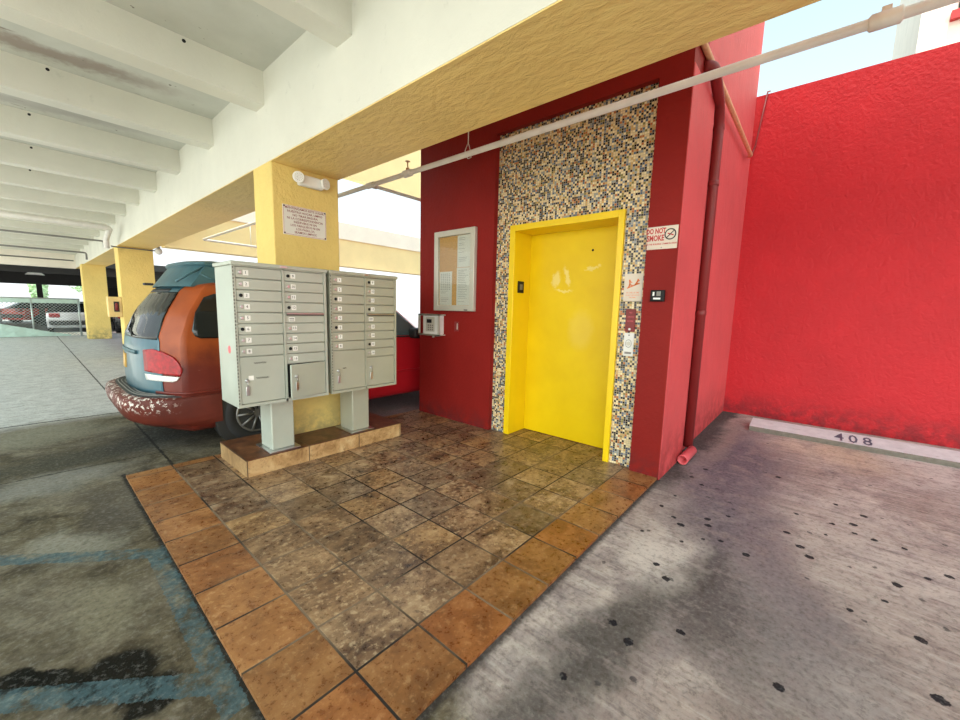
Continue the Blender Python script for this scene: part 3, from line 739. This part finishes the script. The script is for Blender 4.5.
for i in range(n):
    a0, a1 = 2*PI*i/n, 2*PI*(i+1)/n
    P = lambda a, r: (X-.0125, 1.356+r*math.cos(a), 1.215+r*1.3*math.sin(a))
    b.quad(P(a0, .026), P(a1, .026), P(a1, .030), P(a0, .030))
b.box(X-.0125, X-.012, 1.325, 1.388, 1.115, 1.135); b.build('engraving', M['cond'], t)
MB().lathe([(.006, 0), (.004, .003)], (X-.012, 1.356, 1.295), (-1, 0, 0), 10).build('screw', M['ink'], t)

# ------------------------------------------------------------------ pipes
t = empty('sprinkler_pipe', (3.0, 3.5, 3.02), 'long white sprinkler pipe hung in front of the lift wall, with a branch and couplings', 'pipe')
PX, PZ_ = 3.0, 3.027
MB().bend([(PX, -3.2, PZ_), (PX, 11.6, PZ_), (6.5, 11.6, PZ_-.03)], .027, .08, 14).build('main_run', M['pipe'], t)
MB().tube([(PX, 4.47, PZ_), (7.2, 4.47, PZ_)], .021, 12).build('branch', M['pipe'], t)
MB().tube([(PX, 4.38, PZ_), (PX, 4.40, PZ_), (PX, 4.54, PZ_), (PX, 4.56, PZ_)], [.028, .036, .036, .028], 14).tube([(PX, 4.47, PZ_), (PX+.08, 4.47, PZ_)], .031, 12).build('tee', M['pipe'], t)
for yy in (3.74, -.10, -2.2):
    c_ = MB().tube([(PX, yy-.065, PZ_), (PX, yy-.055, PZ_), (PX, yy+.055, PZ_), (PX, yy+.065, PZ_)], [.028, .040, .040, .028], 14).build('coupling', M['pipe'], t)
    MB().box(PX-.012, PX+.012, yy-.02, yy+.02, PZ_+.033, PZ_+.062, bev=.004).build('coupling_bolt', M['copper'] if yy > 3 else M['pipe'], c_)
sh_ = MB().tube([(PX, 3.74, PZ_+.07), (PX, 3.74, PZ_+.13)], .008, 8); sh_.lathe([(.028, 0), (.028, .004)], (PX, 3.74, PZ_+.13), (0, 0, 1), 12); sh_.build('sprinkler_head', M['copper'], t)
for yy in (2.80, 7.5):
    b = MB().tube([(PX, yy, PZ_+.10), (PX, yy, 3.9)], .005, 6)
    b.tube([(PX-.045, yy, PZ_-.02), (PX-.042, yy, PZ_+.02), (PX, yy, PZ_+.11), (PX+.042, yy, PZ_+.02), (PX+.045, yy, PZ_-.02)], .004, 6)
    b.tube([(PX-.045, yy, PZ_-.02), (PX, yy, PZ_-.044), (PX+.045, yy, PZ_-.02)], .004, 6)
    b.build('hanger', M['pipe'], t)
o = MB()
for i in range(3): o.tube([(4.2+i*1.3, 11.95, 3.0), (4.2+i*1.3, 11.95, 3.7)], .008, 6)
o.build('hanger', M['pipe'], t)

t = empty('downspout', (4.74, .97, FZ), 'red painted downspout running down beside the lift pier', 'downspout')
MB().bend([(4.02, .985, 3.64), (4.06, .912, 3.63), (4.18, .912, 3.60), (4.58, .945, 3.53), (4.74, .965, 3.40), (4.74, .965, .04)], .047, .10, 16).build('pipe', M['redpipe'], t)
for z in (3.36, 2.82, 1.5): MB().lathe([(.050, 0), (.052, .01), (.052, .04), (.050, .05)], (4.74, .965, z), (0, 0, 1), 18).build('joint_band', M['redpipe'], t)
t = MB()
n = 16; rings = []
for r_, x in ((.048, 4.66), (.048, 4.28), (.050, 4.26), (.038, 4.26), (.036, 4.64)):
    rings.append([(x, .905+r_*math.cos(2*PI*i/n), .035+r_*math.sin(2*PI*i/n)) for i in range(n)])
t.loft(rings)
o = t.build('drain_pipe', M['pinkpipe']); tag(o, 'short pink-red drain pipe stub lying at the foot of the downspout', 'pipe')
o = MB().tube([(3.60, .95, 3.72), (6.75, .95, 3.72), (6.79, .97, 3.72)], .026, 10).build('copper_pipe', M['copper']); tag(o, 'thin copper-brown pipe running along the top of the red lift side wall', 'pipe')
o = MB().tube([(6.80, .985, 3.72), (7.21, 1.0, 3.88), (7.215, .97, 4.0), (7.215, .89, 4.70), (7.26, .87, 4.72)], .011, 8).build('conduit', M['redpipe']); tag(o, 'thin red conduit climbing to the top corner of the right red wall', 'conduit')

# ------------------------------------------------------------------ wheel stop 408
t = empty('wheel_stop', (6.45, -.5, FZ), 'white concrete wheel stop stencilled 408 along the right red wall', 'wheel stop')
prof = [(6.27, FZ), (6.265, .032), (6.275, .04), (6.62, .085), (6.66, .07), (6.67, FZ)]
b = MB(); ya, yb = .565, -1.75
b.prism([(x, ya, z) for x, z in prof], (0, yb-ya, 0))
o = b.build('block', [M['curb'], M['curbside']], t)
for p in o.data.polygons:
    if p.center.z + ORG[o.name].z < .037: p.material_index = 1
b = MB()
sl = Vector((.345, 0, .045)).normalized()
for i, ch in enumerate('408'): b.text(ch, .36, Vector((6.42, -.335-i*.125, .0595+.0015)), (0, -1, 0), sl, bold=.003, sx=.5)
b.build('number', M['stencil'], t)

# ------------------------------------------------------------------ minivan
def van():
    VY = 5.58
    r = empty('minivan', (2.9, VY, FZ), 'orange and teal sunburnt minivan with a raised teal roof parked behind the mailboxes', 'car')
    def ip(tab, z):
        for (a, b_), (c, d_) in zip(tab, tab[1:]):
            if a <= z <= c: return b_+(d_-b_)*(z-a)/(c-a)
        return tab[-1][1] if z > tab[-1][0] else tab[0][1]
    XR = [(.2, .80), (.30, .74), (.42, .70), (.7, .685), (1.05, .70), (1.148, .715), (1.39, .815), (1.62, .98), (1.68, 1.05), (1.715, 1.16), (1.735, 1.4)]
    XF = [(.2, 5.2), (.35, 5.34), (.6, 5.36), (.8, 5.28), (.92, 5.05), (1.02, 4.72), (1.10, 4.45), (1.2, 4.28), (1.4, 4.02), (1.6, 3.74), (1.68, 3.55), (1.715, 3.3), (1.735, 2.9)]
    HW = [(.2, .88), (.25, .92), (.40, .945), (.6, .96), (.78, .96), (1.08, .945), (1.2, .928), (1.4, .88), (1.6, .815), (1.66, .775), (1.70, .71), (1.725, .61), (1.735, .46)]
    def ring(z, NR=24, NS=60, NF=24):
        hw = ip(HW, z); xr = ip(XR, z); xf = ip(XF, z); k = hw/.96; P = []
        dr = lambda t: .26*k*abs(t)**2.7; df = lambda t: .42*k*abs(t)**2.3
        for i in range(NR+1):
            t = -math.cos(PI*i/NR); P.append((xr+dr(t), VY+hw*-t, z))     # far (+y) to near (-y)
        x0, x1 = xr+dr(1), xf-df(1)
        for i in range(1, NS): P.append((x0+(x1-x0)*i/NS, VY-hw, z))
        for i in range(NF+1):
            t = -math.cos(PI*i/NF); P.append((xf-df(t), VY+hw*t, z))
        for i in range(1, NS): P.append((x1+(x0-x1)*i/NS, VY+hw, z))
        return P
    zs = [.2, .25, .32, .40, .5, .6, .7, .78, .86, .92, .97, 1.02, 1.06, 1.10, 1.15, 1.2, 1.27, 1.34, 1.42, 1.5, 1.56, 1.62, 1.655, 1.68, 1.70, 1.715, 1.727, 1.735]
    bm = MB().loft([ring(z) for z in zs])
    bmesh.ops.recalc_face_normals(bm.b, faces=bm.b.faces)
    bvh = BVHTree.FromBMesh(bm.b)
    body = bm.build('body', M['van'], r)
    def patch(name, poly, mode, mat, off, parent=r, cell=.03, skirt=True):
        """polygon on the body skin: mode 'side' = (x,z) cast along +y, 'rear' = (y,z) cast along +x"""
        pb = bmesh.new(); vs = [pb.verts.new((u, v, 0)) for u, v in poly]; pb.faces.new(vs)
        us = [p[0] for p in poly]; vv = [p[1] for p in poly]
        for lo, hi, ax in ((min(us), max(us), 0), (min(vv), max(vv), 1)):
            q = lo+cell
            while q < hi:
                no = (1, 0, 0) if ax == 0 else (0, 1, 0); co = (q, 0, 0) if ax == 0 else (0, q, 0)
                bmesh.ops.bisect_plane(pb, geom=pb.verts[:]+pb.edges[:]+pb.faces[:], plane_co=co, plane_no=no); q += cell
        out = MB()
        outer = {}; 
        for v in pb.verts:
            o, d_ = (Vector((v.co.x, 3., v.co.y)), Vector((0, 1, 0))) if mode == 'side' else (Vector((-2., v.co.x, v.co.y)), Vector((1, 0, 0)))
            h = bvh.ray_cast(o, d_)
            if h[0] is None: continue
            n_ = h[1] if h[1].dot(d_) < 0 else -h[1]
            outer[v] = (out.b.verts.new(h[0]+n_*off), out.b.verts.new(h[0]-n_*.004))
        for f in pb.faces:
            if all(v in outer for v in f.verts): out._f([outer[v][0] for v in f.verts], True)
        for e in pb.edges:
            if e.is_boundary and all(v in outer for v in e.verts):
                a, c = e.verts; out._f([outer[a][0], outer[c][0], outer[c][1], outer[a][1]])
        pb.free()
        return out.build(name, mat, parent)
    mir = lambda P: P+[(2*VY-u, v) for u, v in P[::-1]]
    gate = patch('liftgate', mir([(4.80, .585), (4.80, .8), (4.84, 1.1), (4.872, 1.16), (4.93, 1.4), (5.005, 1.60), (5.03, 1.69)]), 'rear', M['teal'], .006)
    patch('rear_window', mir([(4.87, 1.125), (4.926, 1.4), (4.998, 1.595)]), 'rear', M['glassdark'], .010, gate)
    patch('high_brake_strip', [(5.15, 1.60), (5.15, 1.63), (5.89, 1.63), (5.89, 1.60)], 'rear', M['trimblack'], .010, gate)
    patch('license_plate', [(5.66, .78), (5.66, .93), (5.98, .93), (5.98, .78)], 'rear', M['orangelens'], .016, gate)
    patch('plate_recess_trim', [(5.2, .965), (5.2, 1.0), (6.1, 1.0), (6.1, .965)], 'rear', M['tealcap'], .02, gate)
    MB().tube([(.70, 5.3, 1.15), (.735, 5.6, 1.21), (.76, 5.95, 1.22)], .008, 6).build('wiper', M['trimblack'], gate)
    for sgn in (0, 1):
        P = [(.748, .81), (.752, 1.02), (.80, 1.035), (.86, 1.01), (.915, .965), (.945, .91), (.957, .85), (.945, .785)]
        Q = [(.752, .725), (.748, .785), (.94, .775), (.925, .745), (.90, .725)]
        if sgn == 0:
            tl = patch('taillight', P, 'side', M['taillight'], .014, cell=.02); patch('reversing_lens', Q, 'side', M['lens'], .014, tl, cell=.02)
    patch('quarter_window', [(1.062, 1.22), (1.085, 1.165), (1.13, 1.145), (1.9, 1.13), (1.9, 1.585), (1.30, 1.59), (1.20, 1.55), (1.11, 1.40)], 'side', M['glassdark'], .007, cell=.05)
    patch('sliding_door_window', [(1.98, 1.13), (2.86, 1.11), (2.86, 1.59), (1.98, 1.59)], 'side', M['glassdark'], .007, cell=.06)
    patch('front_door_window', [(2.96, 1.105), (3.96, 1.09), (3.96, 1.13), (3.50, 1.50), (3.36, 1.585), (2.96, 1.59)], 'side', M['frontglass'], .007, cell=.05)
    patch('side_moulding', [(.80, .60), (.80, .625), (4.5, .575), (4.5, .55)], 'side', M['van'], .018, cell=.08)
    patch('beltline_trim', [(1.96, 1.085), (1.96, 1.105), (4.1, 1.085), (4.1, 1.065)], 'side', M['trimblack'], .012, cell=.08)
    # bumper with black step pad
    BR = [(.28, .66), (.33, .575), (.42, .535), (.50, .52), (.555, .535), (.575, .58)]
    def br(z, ins=0.):
        hw = .975-ins; xr = ip(BR, z)+ins; P = []
        for i in range(33):
            t = -math.cos(PI*i/32); P.append((xr+.33*abs(t)**5, VY-hw*t, z))
        P.append((1.27, VY-hw, z)); P.append((1.27, VY+hw, z)); return P
    bp = MB().loft([br(z) for z in (.28, .33, .38, .42, .46, .50, .53, .555, .568, .575)]).build('rear_bumper', M['bumper'], r, sharp=50)
    MB().loft([br(.575, .03), br(.583, .03), br(.585, .04)]).build('step_pad', M['trimblack'], bp, sharp=40)
    rb = MB()
    for k in range(4):
        ins = .055+k*.028
        rb.tube([(p[0], p[1], .588) for p in br(.575, ins)[3:30]], .0045, 5)
    rb.build('step_ridges', M['cond'], bp)
    # raised roof
    def cap(z, xr, xf, hw, n=20):
        P = []
        for i in range(n+1):
            t = -math.cos(PI*i/n); P.append((xr+.16*abs(t)**3, VY-hw*t, z))
        for i in range(n+1):
            t = -math.cos(PI*i/n); P.append((xf-.3*abs(t)**3, VY+hw*t, z))
        return P
    hc = MB().loft([cap(1.66, .975, 3.5, .66), cap(1.70, 1.0, 3.48, .665), cap(1.74, 1.03, 3.4, .66), cap(1.80, 1.07, 3.3, .645), cap(1.88, 1.125, 3.15, .62), cap(1.897, 1.11, 3.1, .64), cap(1.925, 1.12, 3.05, .635), cap(1.945, 1.19, 2.95, .56)]).build('raised_roof', M['tealcap'], r, sharp=35)
    cr = MB().tube([(1.02, 4.93, 1.705), (1.16, 4.955, 1.80), (1.32, 4.99, 1.90)], .012, 6).tube([(1.42, 4.90, 1.71), (1.22, 4.945, 1.80)], .010, 6)
    cr.build('roof_crease', M['tealcap'], hc)
    MB().box(.89, .97, 5.66, 5.76, 1.675, 1.70, bev=.006).build('roof_hinge', M['trimblack'], r)
    # wheels
    for x in (1.61, 4.62):
        for s_ in (-1, 1):
            y0 = VY+s_*.85; a = Vector((0, s_, 0)); c_ = Vector((x, y0, FZ+.325))
            arch = MB().lathe([(.40, -.05), (.40, .108)], c_-Vector((0, 0, .01)), a, 28).build('wheel_arch', M['trimblack'], r)
            w = MB().lathe([(.22, -.10), (.31, -.10), (.325, -.08), (.325, .10), (.31, .118), (.22, .112), (.215, .10)], c_, a, 32).build('wheel', M['tyre'], r)
            rm = MB().lathe([(.215, .08), (.215, .113), (.195, .115), (.19, .095), (.05, .10), (.045, .118)], c_, a, 28)
            for k in range(10):
                an = 2*PI*k/10; u = Vector((math.cos(an), 0, math.sin(an)))
                rm.tube([c_+a*.116+u*.04, c_+a*.112+u*.20], .013, 6)
            rm.build('rim', M['rim'], w)
    for s_ in (-1, 1): MB().box(5.26, 5.335, VY+s_*.55-.2, VY+s_*.55+.2, .66, .78, bev=.03).build('headlight', M['lens'], r)
    MB().box(3.75, 3.95, VY-1.08, VY-.86, 1.05, 1.2, bev=.04).build('side_mirror', M['trimblack'], r)
def frontglass():
    m, nt, b = newmat('front_glass'); p = nt.pos(); S = nt.sep(p)
    setb(nt, b, (.10, .15, .155), .05, 0, None, .8); return m
M['frontglass'] = frontglass()
van()

# ------------------------------------------------------------------ generic parked car for the far bays
def car(loc, rz, paint, label, suv=False, tail=True):
    r = empty('car', loc, label, 'car')
    H = 1.75 if suv else 1.42
    zb = .98 if suv else .88
    def ring(z):
        if z <= zb:
            xr, xf, hw = -2.2+.06*abs(z-.6), 2.2-.1*abs(z-.5), .88-.06*abs(z-.6)
        else:
            t = (z-zb)/(H-zb); xr = -2.15+(.35 if suv else .95)*t+(.15 if not suv else .02); xf = 1.35-1.15*t; hw = .84-.2*t**1.3
        if z > H-.03: xr += .25; xf -= .3; hw -= .12
        P = []
        for i in range(17): t_ = -math.cos(PI*i/16); P.append((xr+.16*abs(t_)**3, -hw*t_, z))
        for i in range(17): t_ = -math.cos(PI*i/16); P.append((xf-.25*abs(t_)**3, hw*t_, z))
        return P
    zs = [.25, .35, .5, .65, .8, zb-.02, zb, zb+.01]+[zb+.01+(H-.06-zb)*i/6 for i in range(1, 7)]+[H-.02, H]
    O = Vector(loc)
    T = lambda P: [O+Vector(p) for p in P]
    MB().loft([T(ring(z)) for z in zs]).build('body', paint, r, sharp=40)
    za, zc = zb+.05, H-.10
    g = MB()
    def ringoff(z, s): return [(p[0]*s, p[1]*s, z) for p in ring(z)]
    n = len(ring(.5))
    for a, c in zip([za+(zc-za)*i/4 for i in range(4)], [za+(zc-za)*(i+1)/4 for i in range(4)]):
        A, C = T(ringoff(a, 1.008)), T(ringoff(c, 1.008))
        for j in range(n): g.quad(A[j], A[(j+1) % n], C[(j+1) % n], C[j])
    g.build('windows', M['glassdark'], r)
    if tail:
        for s_ in (-1, 1): MB().box(O.x-2.21, O.x-2.0, O.y+s_*.62-.17, O.y+s_*.62+.17, .68, .86, bev=.03).build('taillight', M['taillight'], r)
        MB().box(O.x-2.24, O.x-2.1, O.y-.8, O.y+.8, .35, .55, bev=.04).build('bumper', M['trimblack'], r)
    for x in (-1.35, 1.35):
        for s_ in (-1, 1):
            MB().lathe([(.2, -.1), (.3, -.1), (.32, -.07), (.32, .07), (.3, .09), (.2, .1)], O+Vector((x, s_*.78, .32)), (0, s_, 0), 20).build('wheel', M['tyre'], r)
    r.rotation_euler.z = rz
    return r
car((1.2, 36.5, FZ), math.radians(35), M['redpaint'], 'red car parked far off behind the chain link fence')
car((-2.9, 29.0, FZ), math.radians(5), M['silverpaint'], 'silver car parked far off at the left behind the chain link fence')
car((1.55, 27.6, FZ), math.radians(88), M['silverpaint'], 'silver car with red taillights parked between the fence and the narrow yellow column')
car((3.75, 26.4, FZ), math.radians(85), M['blackpaint'], 'black SUV parked behind the two far yellow columns', suv=True)

# ------------------------------------------------------------------ far left: fence, covered parking, trees
fy = 23.4
t = empty('chain_link_fence', (-1, fy, FZ), 'chain link fence with green mesh at the far end of the garage', 'fence')
FXa, FXb = -3.2, 1.55
fb = MB(); p_ = .11; h_ = 1.45
x = FXa-h_
while x < FXb:
    for s_ in (1, -1):
        xa, xb = (x, x+h_) if s_ == 1 else (x+h_, x)
        za, zb = 0., h_
        # clip to the panel
        def cl(xq): return max(FXa, min(FXb, xq))
        ta = (cl(xa)-xa)/(xb-xa); tb = (cl(xb)-xa)/(xb-xa)
        if abs(tb-ta) > .02: fb.tube([(xa+(xb-xa)*ta, fy, h_*ta+.03), (xa+(xb-xa)*tb, fy, h_*tb+.03)], .006, 4)
    x += p_
fb.build('wire_mesh', M['wire'], t)
MB().tube([(FXa, fy, 1.5), (FXb, fy, 1.5)], .03, 8).build('top_rail', M['wire'], t)
for x in (-3.0, -1.4, .2, 1.5): MB().tube([(x, fy, FZ), (x, fy, 1.52)], .03, 8).build('post', M['wire'], t)
gm = MB()
N = 14
for i in range(N):
    for j in range(2):
        u0, u1 = i/N, (i+1)/N
        f_ = lambda u: .05+1.15*max(0, 1-u)**1.1
        xx = lambda u: -3.0+4.2*u
        yy = lambda u, k: fy-.05-.03*math.sin(u*22+k)
        gm.quad((xx(u0), yy(u0, j), f_(u0)*j/2), (xx(u1), yy(u1, j), f_(u1)*j/2), (xx(u1), yy(u1, j+1), f_(u1)*(j+1)/2), (xx(u0), yy(u0, j+1), f_(u0)*(j+1)/2))
gm.build('green_mesh', M['greenmesh'], t)
gm = MB().box(FXa, FXb, fy-.02, fy+.02, 1.32, 1.5); gm.build('green_band', M['greenmesh'], t)
struct(box('trim_6', M['cream'], (-6, 1.7, 23.9, 24.2, FZ, .10)))
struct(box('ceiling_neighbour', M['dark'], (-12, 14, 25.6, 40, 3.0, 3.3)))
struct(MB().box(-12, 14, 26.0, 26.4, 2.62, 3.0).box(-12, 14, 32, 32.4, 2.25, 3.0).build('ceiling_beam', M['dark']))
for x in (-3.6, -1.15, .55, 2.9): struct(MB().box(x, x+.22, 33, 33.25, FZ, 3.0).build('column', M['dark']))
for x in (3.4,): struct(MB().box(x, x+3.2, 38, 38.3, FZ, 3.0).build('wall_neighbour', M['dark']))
# light fittings under the neighbour's ceiling
for i, (x, y) in enumerate([(.45, 26.9), (-1.35, 26.9)]):
    o = MB().prism([(x-.3, y, 2.55), (x+.3, y, 2.55), (x+.12, y, 2.72), (x-.12, y, 2.72)], (0, .3, 0)).build('hanging_light', M['label']); tag(o, ['white hanging lamp under the far dark roof, beside the far yellow column', 'white hanging lamp under the far dark roof, at the left edge of the view'][i], 'lamp')
def tree(x, y, h, r_, label):
    r = empty('tree', (x, y, FZ), label, 'tree', 'trees beyond the far parking')
    MB().tube([(x, y, FZ), (x+.05, y, h*.5), (x, y, h*.8)], [.16, .12, .05], 8).build('trunk', M['bark'], r)
    rnd = random.Random(int(x*10)); bm = MB()
    for i in range(900):
        d_ = Vector((rnd.gauss(0, 1), rnd.gauss(0, 1), rnd.gauss(0, 1))).normalized()*(rnd.random()**.4)
        c_ = Vector((x, y, h*.72))+Vector((d_.x*r_, d_.y*r_, d_.z*h*.36))
        u = Vector((rnd.gauss(0, 1), rnd.gauss(0, 1), rnd.gauss(0, 1))).normalized()*.22; v = u.orthogonal().normalized()*.12
        bm.quad(c_-u, c_-v, c_+u, c_+v)
    bm.build('foliage', M['leaf'], r, fix=False)
tree(.95, 52, 3.3, .55, 'round green tree seen through the far left opening'); tree(4.5, 50, 5, 2.2, 'green tree beyond the far parking, hidden mostly by the columns')
# board hung on the second column
t = empty('extinguisher_cabinet', (1.45, 13.2, 1.08), 'yellow extinguisher cabinet hung on the second yellow column', 'fire extinguisher cabinet')
MB().box(1.36, 1.615, 13.22, 13.5, 1.09, 1.585, bev=.01).build('box', M['wood'], t)
w = MB().box(1.46, 1.56, 13.212, 13.222, 1.22, 1.47).build('window', M['dark'], t)
MB().tube([(1.51, 13.208, 1.25), (1.51, 13.208, 1.40), (1.51, 13.208, 1.44)], [.03, .03, .01], 10).build('extinguisher', M['redpipe'], w)

# ------------------------------------------------------------------ ceiling services in the left garage
t = MB().bend([(-4, 12.05, 3.1), (1.40, 12.15, 3.1), (1.40, 12.9, 2.93), (1.40, 12.95, 2.72)], .055, .14, 12)
o = t.build('drain_pipe', M['pipe']); tag(o, 'fat white drain pipe under the ceiling, bending down by the second column', 'pipe')
o = MB().bend([(-4, 14.3, 3.02), (1.5, 14.3, 3.02), (1.5, 14.3, 2.86)], .022, .06, 8).build('conduit', M['cond']); tag(o, 'thin dark conduit under the garage ceiling, just beyond the fat white pipe', 'conduit')
o = MB().bend([(-4, 18.4, 3.02), (1.48, 18.4, 3.02), (1.48, 18.4, 2.80)], .026, .06, 8).build('conduit', M['cond']); tag(o, 'thin dark conduit under the garage ceiling, second beyond the fat white pipe', 'conduit')
o = MB().bend([(-4, 22.7, 3.02), (1.45, 22.7, 3.02)], .026, .06, 8).build('conduit', M['cond']); tag(o, 'thin dark conduit under the garage ceiling, nearest the far end', 'conduit')
o = MB().bend([(1.50, 13.12, 2.80), (1.55, 13.14, 2.79), (2.36, 13.14, 2.79)], .016, .05, 8).build('conduit', M['cond']); tag(o, 'short conduit crossing the head of the second yellow column', 'conduit')
t = empty('ceiling_lamp', (2.42, 13.1, 2.76), 'small white lamp at the end of the conduit on the second column', 'lamp')
MB().lathe([(.03, 0), (.07, .03), (.08, .10), (.05, .15), (.02, .16)], (2.40, 13.1, 2.86), (0, 0, -1), 16).build('globe', M['label'], t)
MB().lathe([(.04, 0), (.04, .04)], (2.40, 13.1, 2.89), (0, 0, -1), 12).build('socket', M['cond'], t)
# plugged bolt holes on the joists
# ------------------------------------------------------------------ building over the right wall
t = empty('apartment_building', (14, -3, FZ), 'pale cream building with a red window sill rising beyond the right red wall', 'building')
MB().box(14, 22, -14, -1.06, FZ, 22).build('wall', M['cream'], t)
wf = MB().box(13.96, 14.0, -3.6, -1.62, 8.3, 10.4).build('window', M['glassdark'], t)
MB().box(13.88, 14.0, -3.8, -1.52, 8.12, 8.3).build('sill', M['redink'], wf)

# ------------------------------------------------------------------ light
w = bpy.data.worlds.new('World'); SC.world = w; w.use_nodes = True
nt = NT(w.node_tree); bg = w.node_tree.nodes['Background']
dirn = nt.node('ShaderNodeTexCoord').outputs['Generated']
sep = nt.sep(dirn)
base = nt.mix(nt.mr(sep[2], .0, .7), (1.3, 1.36, 1.38), (.70, 1.08, 1.26))
glow = nt.m('POWER', nt.m('MAXIMUM', nt.vm('DOT_PRODUCT', dirn, Vector((-.80, -.45, .40)).normalized()), 0.), 2.5)
col = nt.mix(1., base, nt.mix(glow, (1, 1, 1), (5.0, 4.7, 4.2)), 'MULTIPLY')
nt.l.new(col, bg.inputs['Color']); bg.inputs['Strength'].default_value = 1.0
sun = bpy.data.lights.new('sun', 'SUN'); sun.energy = 7.0; sun.angle = math.radians(3); sun.color = (1, .95, .86)
so = link(bpy.data.objects.new('sun', sun))
so.rotation_euler = Vector((.30, .06, -.95)).to_track_quat('-Z', 'Y').to_euler()

# ------------------------------------------------------------------ camera
H = 1.5; f = 390.66; yaw, pit, rol = math.radians(40.633), math.radians(7.3376), math.radians(1.47623)
fw = Vector((math.cos(yaw)*math.cos(pit), math.sin(yaw)*math.cos(pit), -math.sin(pit)))
rt = Vector((math.sin(yaw), -math.cos(yaw), 0)); up = rt.cross(fw)
r2 = rt*math.cos(rol)+up*math.sin(rol); u2 = -rt*math.sin(rol)+up*math.cos(rol)
cam = bpy.data.cameras.new('camera'); co = link(bpy.data.objects.new('camera', cam))
cam.sensor_fit = 'HORIZONTAL'; cam.sensor_width = 36; cam.lens = 36*f/960; cam.clip_start = .05; cam.clip_end = 300
mt = Matrix((r2, u2, -fw)).transposed().to_4x4(); mt.translation = (0, 0, H); co.matrix_world = mt
SC.camera = co
SC.view_settings.view_transform = 'Standard'; SC.view_settings.look = 'None'; SC.view_settings.gamma = 1
SC.view_settings.use_curve_mapping = False
SC.view_settings.exposure = -0.07
SC.cycles.max_bounces = 10; SC.cycles.diffuse_bounces = 6; SC.cycles.sample_clamp_indirect = 8
